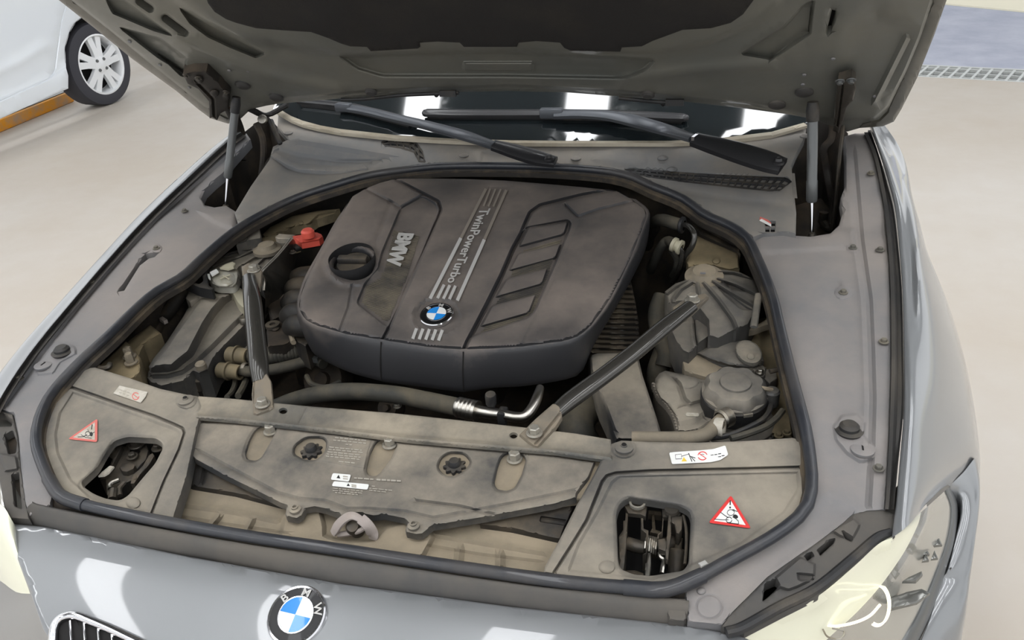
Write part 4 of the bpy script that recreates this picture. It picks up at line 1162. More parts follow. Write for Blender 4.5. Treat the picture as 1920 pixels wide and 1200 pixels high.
wl([(0, .006), (WR * .10, .004), (WR * .2, -.004), (WR * .2, -.03)], 'rim', 'hub', seg=24)
for k in range(5):
    for s in (-1, 1):
        a0 = 2 * math.pi * k / 5 + .25
        bm = bmesh.new()
        q = []
        for r, half, h in ((WR * .14, .10, -.004), (WR * .40, .075, -.008), (WR * .675, .085, -.012)):
            aw = a0 + s * (.20 if r > WR * .2 else .22)
            c = wpt(r, aw, h); t = wpt(r, aw + .01, h) - c; t /= np.linalg.norm(t)
            w_ = WR * half
            q.append([bm.verts.new(c - t * w_), bm.verts.new(c + t * w_), bm.verts.new(c + t * w_ - ax * .03), bm.verts.new(c - t * w_ - ax * .03)])
        for A, B in zip(q, q[1:]):
            for i in range(4): bm.faces.new([A[i], A[(i + 1) % 4], B[(i + 1) % 4], B[i]])
        bm.faces.new(q[-1])
        bmesh.ops.recalc_face_normals(bm, faces=bm.faces)
        finish('spoke', bm, 'rim', wh)
for k in range(4):
    a = math.pi / 4 + math.pi / 2 * k
    bm = lathe_bm([(.012, 0), (.012, .006), (.008, .012), (0, .012)], wpt(WR * .16, a, -.002), ax, 10)
    finish('lug_nut', bm, 'strut_grey', wh)
# flank of the white car, straight up from the sill
def flank(px, py, dout=0.0):
    pl = Plane(WC + ax * dout, ax); return pl.map(np.array([px * 1.0]), np.array([py * 1.0]))[0]
def fl_panel(name, poly, m, dout, feats=(), step=14, sk=.02, label=None):
    return panel(name, poly, Plane(WC + ax * dout, ax), m, white, step=step, skirt=sk, edge=(4, .006), feats=feats, label=label)
fl_panel('body_side', [(-160, 300), (0, 223), (60, 196), (100, 178), (128, 166), (128, 142), (124, 128), (122, 90), (130, 62), (142, 42), (160, 28), (190, 20), (260, 30), (280, -60), (200, -160), (-300, -160), (-300, 300)], 'carwhite', .03, feats=[
    groove([(125, 5), (115, 40), (108, 90), (103, 130), (98, 140), (88, 150), (60, 162), (0, 190), (-80, 224)], 2.0, .006),
    ridge([(-60, 150), (0, 133), (40, 115), (75, 92)], 14, .012), pad([(-200, 245), (0, 186), (62, 160), (104, 140), (126, 124), (132, 166), (100, 182), (0, 225), (-200, 320)], .014, 8)], label='white body side')
wa = []
bm = bmesh.new()
A = [(128, 142), (122, 110), (124, 80), (132, 58), (146, 38), (170, 26), (200, 24), (260, 34)]
r0 = [flank(x, y, .03) for x, y in A]
loft_bm([r0, shift(r0, -ax * .22)], n=30, sub=1, bm=bm); finish('wheel_arch', bm, 'void', white, label='dark inside of the wheel arch')
panel('underbody', [(-160, 300), (0, 223), (128, 166), (170, 30), (60, 30), (-200, 200)], Plane(WC - ax * .16, ax), 'void', white, step=60, skirt=.0)
lr_ = thing('lift_rail', P(60, 225, .05), 'worn orange lift rail on the floor under the white car', 'lift rail')
a0, a1 = P(-60, 274, .0), P(140, 190, .0)
b0, b1 = a0.copy(), a1.copy()
d_ = (a1 - a0); L_ = np.linalg.norm(d_); yaw = math.atan2(d_[1], d_[0])
cmid = (a0 + a1) / 2 + np.array([-math.sin(yaw), math.cos(yaw), 0]) * .10
box('rail', cmid + np.array([0, 0, .04]), (L_, .20, .08), 'orange', lr_, rot=Matrix.Rotation(yaw, 3, 'Z'), bevel=.008)
box('tread', cmid + np.array([0, 0, .082]), (L_ * .98, .14, .008), 'strut_grey', lr_, rot=Matrix.Rotation(yaw, 3, 'Z'), label='grey worn tread strip')
# =================================================================== front carrier beam and covers
def rz(f, dz): return lambda x, y: f(x, y) + dz
BEAM = [(372, 743), (440, 748), (500, 754), (580, 762), (740, 775), (870, 789), (987, 802), (1080, 813), (1145, 824), (1150, 866), (1117, 862), (1040, 851), (773, 829), (623, 811), (440, 791), (366, 785)]
HB = [ell(531, 771, 7, 5, 16), ell(963, 817, 7, 5, 16)]
beam = panel('front_carrier', BEAM, ZS(.0), 'beam', car, step=9, skirt=.003, edge=(3, .002), holes=HB, label='dusty front carrier beam across the bay',
     feats=[ridge([(366, 779), (440, 784), (623, 804), (773, 822), (1040, 844), (1148, 858)], 6, .003), groove([(640, 800), (800, 815), (930, 826)], 9, .002), pad([(812, 796), (862, 800), (840, 836), (790, 828)], .0015, 8), groove([(575, 765), (560, 795)], 3, .001)])
DECK = [(366, 780), (440, 790), (623, 810), (773, 829), (1040, 850), (1148, 862), (1120, 900), (1100, 935), (900, 960), (640, 940), (500, 900), (380, 850)]
deck = panel('carrier_deck', DECK, ZS(-.018), 'tan', car, step=16, skirt=.01, label='dusty deck seen through the cover slots')
LOWP = [(338, 892), (372, 885), (440, 905), (530, 925), (640, 945), (800, 965), (930, 965), (1070, 950), (1062, 985), (1025, 1075), (960, 1082), (640, 1036), (455, 1008), (306, 980)]
lowp = panel('lower_front_panel', LOWP, ZS(-.040), 'tan', car, step=8, skirt=.02, edge=(3, .002), label='tan dusty panel behind the front seal', feats=[
    ridge([(345, 945), (440, 958), (520, 975)], 8, .004), groove([(320, 968), (420, 985), (540, 1002)], 6, .003), ridge([(810, 1000), (930, 1020), (1020, 1035)], 8, .004), groove([(800, 1025), (900, 1042), (1010, 1055)], 6, .003),
    ridge([(410, 968), (396, 985)], 8, .008), ridge([(472, 976), (462, 996)], 8, .008), ridge([(862, 1030), (860, 1050)], 10, .009), ridge([(938, 1040), (938, 1060)], 10, .009),
    pad([(524, 1012), (533, 966), (556, 950), (600, 955), (608, 985), (608, 1004), (640, 1015), (700, 1015), (722, 990), (762, 978), (800, 984), (812, 1008), (792, 1045)], .012, 9)])
panel('dark_duct', [(345, 905), (352, 893), (372, 868), (420, 888), (480, 918), (530, 940), (528, 948), (440, 925), (360, 912)], ZS(-.030), 'darkplastic', car, step=10, skirt=.02, edge=(3, .003), feats=[groove([(385, 880), (380, 905)], 6, .004)])
panel('dark_duct', [(905, 972), (1082, 928), (1062, 985), (1050, 1012), (960, 992), (900, 984)], ZS(-.030), 'darkplastic', car, step=10, skirt=.02, edge=(3, .003), feats=[pad(rnd([(1014, 968), (1062, 975), (1058, 985), (1012, 978)], 2), -.006, 2)])
# moulded cover over the radiator
ZSC = ZS(-.009)
SCO = [(374, 792), (440, 794), (520, 800), (623, 814), (700, 824), (773, 832), (900, 843), (1040, 855), (1116, 866), (1104, 895), (1083, 922), (1080, 934), (1040, 946), (970, 959), (907, 971), (820, 985), (812, 986), (803, 993), (792, 1002), (780, 1003), (762, 999), (760, 994), (765, 980), (757, 973),
       (720, 966), (700, 968), (684, 965), (672, 962), (655, 966), (640, 968), (628, 962), (610, 955), (590, 951), (574, 954), (566, 968), (557, 973), (538, 970), (535, 965), (538, 949), (525, 944), (490, 926), (420, 892), (366, 862), (356, 850), (360, 838)]
def H(*p): return [(440 + x / 3, 720 + y / 3) for x, y in p]
slotL = rnd(H((118, 262), (150, 238), (222, 243), (232, 262), (200, 330), (150, 415), (120, 432), (75, 425), (62, 400), (85, 320)), 6)
slotC = rnd(H((795, 330), (830, 308), (895, 318), (912, 345), (880, 420), (820, 500), (790, 520), (750, 512), (742, 480), (760, 400)), 6)
slotR = rnd(H((1500, 415), (1530, 390), (1620, 398), (1638, 425), (1615, 510), (1575, 585), (1530, 602), (1475, 592), (1460, 560), (1480, 470)), 6)
hol1 = rnd(H((340, 350), (400, 303), (490, 303), (515, 325), (510, 380), (460, 430), (390, 425), (335, 395)), 10)
hol2 = rnd(H((1160, 420), (1205, 388), (1290, 392), (1328, 440), (1300, 480), (1240, 520), (1180, 515), (1143, 470)), 10)
sc_ = thing('radiator_cover', P(730, 880, ZSC), 'dusty black moulded cover over the radiator with slots and warning stickers', 'cover')
panel('moulding', SCO, ZSC, 'scoop', sc_, step=7, skirt=.009, edge=(4, .004), holes=[slotL, slotC, slotR, hol1, hol2], hskirt=.0015, feats=[
    groove([(372, 846), (420, 872), (520, 925), (560, 936), (610, 940), (650, 955), (690, 955), (760, 960), (812, 972), (960, 945), (1078, 920)], 5, .003),
    
    groove([(780, 940), (860, 950), (925, 965)], 5, .004), ridge([(985, 870), (955, 925)], 30, .004),
    pad([(607, 812), (700, 822), (684, 878), (590, 862)], .0012, 2.5), groove([(700, 818), (690, 850), (684, 880)], 3, .0015),
    pad([(x + (x - 508) * .15, y + (y - 835) * .1) for x, y in slotL], -.003, 6), pad([(x + (x - 715) * .15, y + (y - 855) * .1) for x, y in slotC], -.003, 6), pad([(x + (x - 955) * .15, y + (y - 885) * .1) for x, y in slotR], -.003, 6),
    pad([(x + (x - 583) * .12, y + (y - 842) * .12) for x, y in hol1], -.003, 6), pad([(x + (x - 851) * .12, y + (y - 872) * .12) for x, y in hol2], -.003, 6)])
for px, py in ((508, 809), (731, 834), (965, 861)):
    bolt('bolt', P(px, py, ZS(-.015)), .0115, 'bolt', car, label='zinc hex bolt on the front carrier', hexr=.72, h=.012).name = 'bolt'
for px, py in ((585, 849), (853, 877)):
    c = P(px, py, ZS(-.019))
    rr = lambda a, i: (1 + .16 * math.cos(9 * a)) if i in (1, 2) else 1
    lathe('star_fastener', [(0, 0), (.0145, 0), (.0145, .005), (.009, .006), (.009, .010), (.007, .014), (0, .015)], c, 'rubber', car, seg=72, scal=rr, label='round toothed fastener seen through the cover')
for px, py in ((554, 957), (776, 988)):
    c = P(px, py, rz(ZSC, .001))
    lathe('clip', [(0, 0), (.008, 0), (.008, .003), (.0045, .0045), (.0045, .007), (.003, .0075), (.0025, .004), (0, .004)], c, 'beam', sc_)
# stickers and print on that cover
ZP = rz(ZSC, .0016)
finish('warning_sticker', flat_bm([(0, rnd([(624, 887), (658, 890), (654, 903), (620, 899)], 3), .0004), (1, [(631, 896), (638, 897), (635, 890)], .0008),
      (0, rnd([(626, 902), (692, 908), (689, 918), (622, 911)], 3), .0004), (1, [(650, 911), (656, 911), (653, 906)], .0008)] +
      [(2, line_poly([(643, y), (652, y + 1)], 2), .0008) for y in (893, 897)] + [(2, line_poly([(659, 909 + k), (668, 910 + k)], 2), .0008) for k in (0, 3)], ZP), ['white', 'ink', 'ink_soft'], sc_, label='two small white warning stickers')
bm = bmesh.new(); rng = random.Random(3)
def dashes(y0f, x0, x1, n, w, bm, slope=.10):
    x = x0
    while x < x1 - 3:
        L = rng.uniform(4, 10); L = min(L, x1 - x)
        y = y0f + (x - x0) * slope
        flat_bm([(0, line_poly([(x, y), (x + L, y + L * slope)], w), .0005)], rz(ZSC, .0018), bm=bm, step=50)
        x += L + 2
for k, (y, xa, xb) in enumerate(((817, 654, 664), (820, 628, 688), (825, 625, 686), (833, 648, 660), (838, 617, 678), (842, 616, 680), (847, 614, 677), (851, 613, 676), (855, 611, 674), (865, 635, 665))):
    dashes(y, xa, xb, 8, 1.7, bm)
dashes(896, 664, 700, 3, 2.2, bm, .07); dashes(899, 706, 752, 3, 3.0, bm, .06)
for y, xa, xb in ((911, 697, 705), (915, 692, 735), (919, 692, 725), (915, 624, 680), (919, 624, 682), (923, 628, 675)):
    dashes(y, xa, xb, 3, 1.2, bm)
finish('printed_notice', bm, 'ink_soft', sc_, smooth=False, label='faint printed notice in small lines')

# corner covers over the headlights, each with its hood catch showing
LCO = [(178, 689), (240, 708), (300, 729), (350, 740), (370, 743), (380, 750), (383, 762), (378, 775), (371, 800), (351, 895), (326, 972), (300, 972), (245, 964), (125, 934), (104, 907), (84, 865), (73, 822), (82, 780), (105, 737), (150, 692)]
LH = rnd([(213, 829), (238, 821), (292, 824), (303, 832), (305, 842), (292, 868), (262, 903), (240, 930), (224, 939), (198, 935), (175, 926), (158, 914), (154, 905), (182, 880), (199, 850)], 8)
lc = thing('corner_cover', P(230, 850, ZS()), 'dusty dark plastic corner cover at the left of the photo with a slanting opening', 'cover')
panel('moulding', LCO, ZS(0), 'corner', lc, step=7, skirt=.02, edge=(5, .004), holes=[LH], hskirt=.009, feats=[
    groove([(133, 726), (180, 742), (230, 760), (290, 780), (328, 796), (343, 803), (346, 812), (336, 843), (308, 902), (283, 966)], 3.2, .006),
    pad([(137, 736), (180, 751), (325, 804), (338, 812), (326, 850), (300, 905), (276, 958), (235, 953), (170, 935), (132, 900), (108, 850), (104, 815), (112, 775)], -.004, 6),
    pad([(x + (x - 235) * .10, y + (y - 885) * .09) for x, y in LH], -.003, 7), dome(250, 943, 14, .005), pad(rnd([(332, 742), (372, 748), (376, 765), (366, 775), (330, 760)], 8), .002, 5), dome(349, 751, 20, .004)])
def clip(name, px, py, par, z=ZS(.004)):
    c = P(px, py, z)
    lathe(name, [(0, 0), (.013, 0), (.013, .003), (.011, .004), (.0045, .0045), (.004, .007), (0, .007)], c, 'corner', par)
    lathe(name + '_pin', [(0, 0), (.0035, 0), (.003, .001), (0, .001)], c + np.array([0, 0, .0072]), 'void', par)
clip('clip', 349, 752, lc)
RCO = [(1145, 833), (1165, 826), (1219, 829), (1310, 830), (1400, 827), (1486, 821), (1500, 825), (1514, 850), (1517, 915), (1501, 958), (1446, 1003), (1358, 1051), (1280, 1092), (1240, 1097), (1100, 1088), (1019, 1074), (1022, 1062), (1050, 1010), (1081, 948), (1112, 893), (1128, 862)]
RHp = rnd([(1156, 968), (1162, 948), (1178, 935), (1275, 951), (1291, 960), (1295, 972), (1291, 1056), (1282, 1070), (1221, 1080), (1187, 1077), (1163, 1067), (1159, 1051)], 8)
rc = thing('corner_cover', P(1300, 960, ZS()), 'dusty dark plastic corner cover at the right of the photo with a squarish opening', 'cover')
panel('moulding', RCO, ZS(0), 'corner', rc, step=8, skirt=.02, edge=(5, .004), holes=[RHp], hskirt=.008, feats=[
    groove([(1508, 876), (1400, 879), (1310, 881), (1220, 883), (1155, 887), (1138, 892), (1129, 903), (1100, 976), (1070, 1025), (1040, 1072)], 3.6, .007),
    pad([(1495, 886), (1498, 915), (1470, 960), (1390, 1018), (1290, 1062), (1222, 1086), (1066, 1070), (1085, 1020), (1120, 960), (1147, 905), (1160, 894)], -.004, 6),
    pad([(x + (x - 1226) * .08, y + (y - 1006) * .07) for x, y in RHp], -.003, 7), dome(1138, 1063, 16, .004), dome(1170, 841, 24, .005)])
clip('clip', 1170, 841, rc, ZS(.008))
panel('seal_patch', [(1309, 1056), (1322, 1050), (1329, 1058), (1315, 1065)], ZS(.003), 'silver', rc, step=10, skirt=.001, label='small pale square patch')
# warning stickers
def tri_sticker(par, tri, redm, whitem, fig, label):
    c = np.mean(tri, 0)
    inner = [c + (np.array(p) - c) * .74 for p in tri]
    bm = flat_bm([(0, rnd(tri, 5, 4), .0004), (1, inner, .0008)] + fig, rz(ZS(0), .0002 - .004 + .0015), step=14)
    return finish('warning_sticker', bm, [redm, whitem, 'ink'], par, label=label)
I = lambda *p: [(960 + x / 2.858, 780 + y / 2.858) for x, y in p]
figR = [(2, line_poly(I((1170, 452), (1169, 476)), 2.2), .0012), (2, ell(*I((1169, 490))[0], 1.7, 1.7, 10), .0012),
        (2, line_poly(I((1118, 515), (1140, 532), (1160, 545)), 1.0), .0012), (2, line_poly(I((1085, 552), (1130, 556), (1160, 556)), 1.0), .0012), (2, line_poly(ell(*I((1163, 556))[0], 5.5, 5.2, 16), 1.1), .0012),
        (2, line_poly(ell(*I((1172, 517))[0], 6.5, 5.5, 14), .9), .0012), (2, ell(*I((1198, 538))[0], 5, 3.4, 12, .4), .0012), (2, line_poly(I((1182, 500), (1208, 512)), 1.0), .0012), (2, line_poly(I((1192, 515), (1190, 500)), 1.0), .0012),
        (2, line_poly(I((1182, 540), (1200, 550), (1213, 562), (1214, 575)), 1.0), .0012), (2, line_poly(I((1165, 572), (1195, 576), (1216, 578)), .9), .0012)]
tri_sticker(rc, I((1173, 424), (1281, 602), (1054, 571)), 'red', 'white', figR, 'red and white warning triangle with a black figure')
U = lambda *p: [(x / 4.285, 700 + y / 4.285) for x, y in p]
figL = [(2, line_poly(U((740, 410), (735, 450)), 1.6), .0012), (2, line_poly(U((625, 510), (670, 508), (700, 490)), .9), .0012), (2, line_poly(U((650, 492), (690, 515), (735, 520)), .9), .0012), (2, line_poly(ell(*U((705, 485))[0], 4.5, 4.5, 12), .9), .0012), (2, line_poly(U((705, 450), (725, 490), (760, 470)), .9), .0012), (2, ell(*U((733, 488))[0], 3, 4.2, 10), .0012)]
tri_sticker(lc, U((783, 362), (781, 552), (545, 527)), 'red_faded', 'white_dirty', figL, 'faded red and white warning triangle')
M4 = lambda *p: [(1000 + x / 4, 600 + y / 4) for x, y in p]
lab = [(0, rnd(M4((1018, 995), (1060, 990), (1240, 978), (1350, 968), (1440, 940), (1462, 1010), (1400, 1050), (1330, 1065), (1040, 1080)), 3), .0005)]
lab += [(1, line_poly(ell(*M4((1269, 1018))[0], 8.6, 7.6, 24), 1.5), .0009), (1, line_poly(M4((1245, 1002), (1294, 1036)), 1.4), .0009), (2, line_poly(ell(*M4((1269, 1018))[0], 3.5, 3.0, 12), .8), .0009),
        (2, line_poly(M4((1065, 1010), (1110, 1005), (1112, 1040), (1068, 1042), (1065, 1010)), .8), .0009), (2, line_poly(M4((1110, 1022), (1165, 1005)), .9), .0009), (2, line_poly(M4((1165, 998), (1172, 1020), (1190, 1060)), 1.4), .0009), (2, line_poly(M4((1172, 1020), (1215, 1035)), 1.4), .0009), (2, line_poly(M4((1180, 1022), (1212, 1058)), 1.2), .0009), (3, M4((1128, 1028), (1152, 1058), (1112, 1060)), .0009)]
lab += [(2, line_poly(M4((x, y), (x + 22, y - 3)), 1.3), .0009) for x, y in ((1330, 1014), (1358, 1010), (1386, 1004), (1330, 1036), (1358, 1031), (1386, 1026), (1412, 1018))]
finish('instruction_label', flat_bm(lab, ZS(.002), step=14), ['white', 'red', 'ink', 'yellow'], rc, label='white label with small pictograms, one corner lifting')
labl = [(0, U((960, 98), (1185, 150), (1170, 185), (1130, 236), (910, 160)), .0006), (1, line_poly(ell(*U((1090, 183))[0], 6.2, 6.5, 18), 1.6), .001), (1, line_poly(U((1070, 168), (1112, 200)), 1.5), .001)]
labl += [(2, line_poly(U((x, y), (x + 22, y + 6)), 1.2), .001) for x, y in ((960, 130), (990, 140), (955, 152), (985, 162), (1020, 150), (1015, 172))]
finish('instruction_label', flat_bm(labl, ZS(.002), step=14), ['white_dirty', 'red_faded', 'ink_soft'], lc, label='peeling white label with a faded red ring')

# hood catches inside the openings
def qb(name, pts, z, m, par, th=.02, **kw):
    return panel(name, pts, z, m, par, step=10, skirt=th, edge=(1.5, .001), **kw)
def V(*p): return [(1120 + x / 6, 900 + y / 6) for x, y in p]
zq = ZS(-.022)
cr_ = thing('hood_catch', P(1226, 1005, ZS(-.06)), 'metal hood catch with a coil spring inside the right corner opening', 'catch')
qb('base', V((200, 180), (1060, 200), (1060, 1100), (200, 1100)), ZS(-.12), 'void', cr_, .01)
qb('mounting_plate', V((300, 290), (400, 230), (520, 240), (560, 300), (545, 420), (480, 390), (350, 375)), zq, 'latch', cr_, .006)
qb('mounting_plate', V((730, 310), (880, 320), (950, 350), (930, 410), (800, 420), (735, 420)), zq, 'latch', cr_, .006)
qb('side_plate', V((320, 370), (345, 380), (330, 640), (310, 900), (290, 1040), (245, 1000), (240, 640), (290, 560), (292, 460), (315, 455)), zq, 'latch', cr_, .04)
qb('side_plate', V((490, 430), (515, 430), (520, 545), (575, 570), (570, 700), (550, 840), (510, 838), (545, 820), (550, 600), (492, 560)), rz(zq, .004), 'latch', cr_, .03)
qb('side_plate', V((735, 430), (745, 440), (735, 590), (690, 620), (690, 660), (675, 660), (680, 610), (725, 580)), rz(zq, .004), 'latch', cr_, .03)
qb('lever', V((800, 400), (830, 380), (830, 640), (805, 790), (795, 900), (770, 890), (765, 800), (690, 780), (680, 670), (760, 655), (775, 760), (780, 640)), rz(zq, .006), 'latch', cr_, .008, label='flat lever with a pointed tip')
tube('rod', [P(1120 + 335 / 6, 900 + 715 / 6, ZS(-.045)), P(1120 + 560 / 6, 900 + 760 / 6, ZS(-.045)), P(1120 + 890 / 6, 900 + 690 / 6, ZS(-.05))], .009, 'latch', cr_, n=5, seg=14)
a, b = P(1120 + 540 / 6, 900 + 740 / 6, ZS(-.040)), P(1120 + 680 / 6, 900 + 765 / 6, ZS(-.040))
hel = []
d = b - a; u_, v_, w_ = frame(d)
for k in range(60):
    t = k / 59; hel.append(a + d * t + .0125 * (math.cos(t * 12 * math.pi) * u_ + math.sin(t * 12 * math.pi) * v_))
tube('spring', hel, .0017, 'steel', cr_, n=1, seg=6, smooth=False, label='coil spring')
qb('hook', V((570, 820), (600, 825), (605, 940), (590, 1080), (535, 1080), (540, 940), (555, 930)), rz(zq, .002), 'alu', cr_, .01, label='bright metal tongue')
tube('hook', [P(1120 + x / 6, 900 + y / 6, ZS(-.028)) for x, y in ((700, 820), (715, 870), (748, 900), (735, 980), (725, 1050))], .003, 'alu', cr_, n=4, seg=8, label='bent bright hook')
lathe('damper', [(0, -.05), (.0115, -.05), (.0115, 0), (.009, .002), (.005, .002), (.005, .016), (0, .016)], P(1120 + 908 / 6, 900 + 790 / 6, ZS(-.05)), 'darkplastic', cr_, axis=(0, .75, .65), seg=20, label='dark cylinder with a plunger')
qb('cable_socket', V((830, 410), (960, 410), (950, 560), (920, 610), (890, 600), (870, 500), (830, 480)), rz(zq, .004), 'latch', cr_, .02)
tube('cable_socket', [P(1120 + 965 / 6, 900 + 400 / 6, zq), P(1120 + 1000 / 6, 900 + 560 / 6, zq), P(1120 + 1000 / 6, 900 + 780 / 6, zq), P(1120 + 985 / 6, 900 + 950 / 6, zq)], .0022, 'latch', cr_, n=4, seg=8)
qb('foot', V((270, 1020), (420, 1015), (520, 1050), (520, 1078), (330, 1060)), ZS(-.05), 'latch', cr_, .01)
lathe('ring', [(.008, 0), (.008, .004), (.011, .004), (.011, 0)], P(1120 + 450 / 6, 900 + 275 / 6, rz(zq, .003)), 'bolt', cr_, seg=18)
lathe('ring', [(0, .0), (.010, 0), (.009, .004), (0, .005)], P(1120 + 835 / 6, 900 + 350 / 6, rz(zq, .003)), 'latch', cr_, seg=18)
qb('crossbar', V((570, 340), (720, 350), (725, 400), (640, 390), (655, 560), (720, 580), (720, 610), (590, 590), (620, 540), (610, 390), (570, 385)), ZS(-.055), 'darkplastic', cr_, .01)
clt = thing('hood_catch', P(235, 885, ZS(-.06)), 'dark metal hood catch with small levers inside the left corner opening', 'catch')
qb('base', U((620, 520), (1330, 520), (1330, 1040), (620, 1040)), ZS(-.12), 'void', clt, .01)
qb('body', U((965, 575), (1010, 590), (1030, 550), (1170, 560), (1195, 620), (1170, 700), (1100, 770), (1080, 850), (1010, 880), (940, 920), (900, 990), (860, 980), (850, 850), (800, 850), (870, 790), (900, 700)), ZS(-.045), 'darkplastic', clt, .03, feats=[pad(U((1050, 620), (1125, 625), (1100, 670), (1060, 655)), -.01, 3)], label='dark folded catch body')
qb('side_plate', U((965, 575), (985, 580), (940, 670), (900, 745), (885, 740), (905, 690), (875, 670), (875, 610), (900, 575)), ZS(-.035), 'latch', clt, .02)
qb('side_plate', U((1195, 660), (1225, 640), (1240, 660), (1200, 730), (1130, 810), (1100, 850), (1080, 890), (1050, 885), (1065, 820), (1120, 770), (1150, 740)), ZS(-.035), 'latch', clt, .02)
qb('tongue', U((880, 742), (916, 748), (870, 800), (835, 820), (788, 825), (820, 790)), ZS(-.024), 'white_dirty', clt, .003, label='pale metal tongue')
qb('lever', U((1050, 715), (1088, 740), (1070, 770), (1020, 795), (980, 790), (960, 760), (980, 725)), ZS(-.036), 'latch', clt, .008)
tube('lever', [P(x, y, ZS(-.036)) for x, y in U((960, 855), (900, 880), (880, 905), (885, 925))], .0035, 'steel', clt, n=4, seg=8, label='bent wire lever')
tube('lever', [P(x, y, ZS(-.036)) for x, y in U((1000, 880), (960, 930), (965, 985))], .004, 'latch', clt, n=4, seg=8)
tube('lever', [P(x, y, ZS(-.034)) for x, y in U((915, 940), (905, 1015))], .007, 'latch', clt, n=4, seg=10)
for x, y, r_ in ((1100, 575, .013), (1275, 600, .011), (905, 640, .010), (1065, 670, .009)):
    bolt('rivet', P(x / 4.285, 700 + y / 4.285, ZS(-.040)), r_, 'latch', clt)
# cloth tied at the centre
lp = thing('cloth_strap', P(664, 985, ZS(-.02)), 'pale grey cloth strap looped over the front seal beside the radiator cover', 'strap')
def strap(name, pts, w, m, lab=None):
    ribbon(name, [(P(x, y, z if callable(z) else z), ww) for x, y, z, ww in pts], w, .004, m, lp, label=lab)
mat('cloth', (164, 154, 148), 0.85, dust=(150, 138, 126), amount=.3, scale=30, bump=.2, bscale=600)
strap('loop', [(624, 1000, ZS(-.024), 1.3), (634, 984, ZS(-.012), 1.7), (648, 971, ZS(.0), 1.5), (662, 967, ZS(.004), 1.2), (676, 974, ZS(.0), 1.0), (686, 984, ZS(-.008), .8), (676, 994, ZS(-.014), .7), (658, 999, ZS(-.022), .8), (634, 1002, ZS(-.028), .9)], .009, 'cloth', 'folded loop')
strap('tail', [(676, 972, ZS(.002), 1.2), (690, 985, ZS(-.006), 1.2), (698, 1000, ZS(-.02), 1.3), (700, 1010, ZS(-.03), 1.2)], .012, 'cloth', 'hanging tail')
lathe('catch_pin', [(0, -.02), (.011, -.02), (.011, .0), (.008, .006), (0, .007)], P(663, 988, ZS(-.016)), 'latch', lp, axis=(.1, -.5, .8), label='dull metal pin inside the loop')
# =================================================================== engine cover
def ZCV(x, y): return .853 + .183 * (y + .369)
e = lambda *p: [(540 + x / 2.727, 320 + y / 2.727) for x, y in p]
CO = e((545, 42), (470, 62), (400, 90), (330, 132), (270, 230), (180, 395), (100, 540), (62, 650), (60, 712), (92, 762), (150, 792), (300, 835), (480, 864), (700, 898), (800, 908), (900, 913), (1050, 908), (1200, 898), (1400, 872), (1480, 848), (1550, 790), (1650, 650), (1750, 450), (1810, 300), (1832, 232), (1820, 195), (1760, 148), (1680, 104), (1500, 84), (1300, 66), (1100, 50), (940, 44), (800, 41), (650, 40))
CB = e((545, 42), (470, 62), (400, 92), (330, 142), (268, 250), (172, 420), (100, 560), (70, 690), (75, 800), (105, 890), (150, 950), (300, 1025), (480, 1076), (700, 1106), (800, 1120), (900, 1130), (1050, 1108), (1200, 1100), (1400, 1070), (1500, 1030), (1560, 900), (1665, 720), (1765, 540), (1832, 390), (1842, 260), (1832, 200), (1770, 150), (1690, 108), (1500, 84), (1300, 66), (1100, 50), (940, 44), (800, 41), (650, 40))
eng = thing('engine_cover', P(880, 520, ZCV), 'large black plastic engine cover with white lettering, ribs and a small roundel', 'cover')
LREC = rnd(e((548, 55), (685, 128), (755, 166), (772, 200), (760, 240), (690, 400), (600, 610), (512, 806), (500, 806), (350, 682), (352, 655), (392, 575), (440, 540), (470, 470), (455, 400), (520, 280), (570, 190), (520, 155), (400, 92), (470, 62)), 4)
INS = rnd(e((575, 195), (690, 132), (755, 170), (768, 205), (690, 395), (600, 605), (508, 800), (352, 678), (395, 575), (460, 500), (480, 420)), 6)
RREC = rnd(e((1215, 292), (1430, 252), (1447, 268), (1440, 300), (1385, 430), (1330, 560), (1265, 715), (1230, 752), (955, 842), (930, 860), (960, 800), (1025, 680), (1092, 540), (1150, 400)), 5)
CAPC = (540 + 335 / 2.727, 320 + 480 / 2.727)
PITCH = lambda px, py: .0
def ribs(poly, n, h, ang):
    def fn(px, py):
        m = sstep(sdf(px, py, poly) / 3)
        return m * h * (np.abs(((px * math.sin(ang) + py * math.cos(ang)) / n) % 1 - .5) * 2 - .5)
    return ('fn', fn)
plates = [rnd(e(*q), 3) for q in (((1228, 292), (1432, 260), (1412, 326), (1182, 388)), ((1178, 425), (1395, 374), (1368, 448), (1132, 512)), ((1118, 555), (1328, 500), (1300, 580), (1062, 648)), ((1045, 690), (1268, 636), (1232, 728), (985, 798)))]
fe = [pad(INS, -.006, 4),
      groove(e((548, 45), (690, 118), (768, 158), (782, 200), (765, 245), (690, 415), (600, 615), (508, 820), (482, 868)), 4, .007),
      groove(e((1665, 98), (1500, 128), (1290, 180), (1240, 215), (1215, 270), (1195, 320), (1150, 400), (1090, 540), (1020, 680), (955, 805), (915, 880), (902, 912)), 5, .008),
      groove(e((400, 95), (525, 162), (575, 192), (690, 128)), 5, .005), groove(e((525, 162), (490, 260), (445, 370)), 8, .003), groove(e((330, 580), (310, 700), (265, 820)), 4, .0025),
      pad(RREC, -.009, 4), groove(e((1420, 180), (1480, 240), (1580, 205), (1770, 158)), 5, .005), ridge(e((1500, 245), (1440, 360), (1340, 590), (1255, 750), (1190, 880)), 5, .002),
      pad(e((1030, 78), (1130, 86), (880, 655), (700, 650), (870, 400)), -.001, 2.5)]
fe += [pad(p_, .007, 4) for p_ in plates]
fe += [groove([p_[len(p_) * 3 // 4 - 2], p_[len(p_) // 2 + 2]], 4, .003) for p_ in plates]
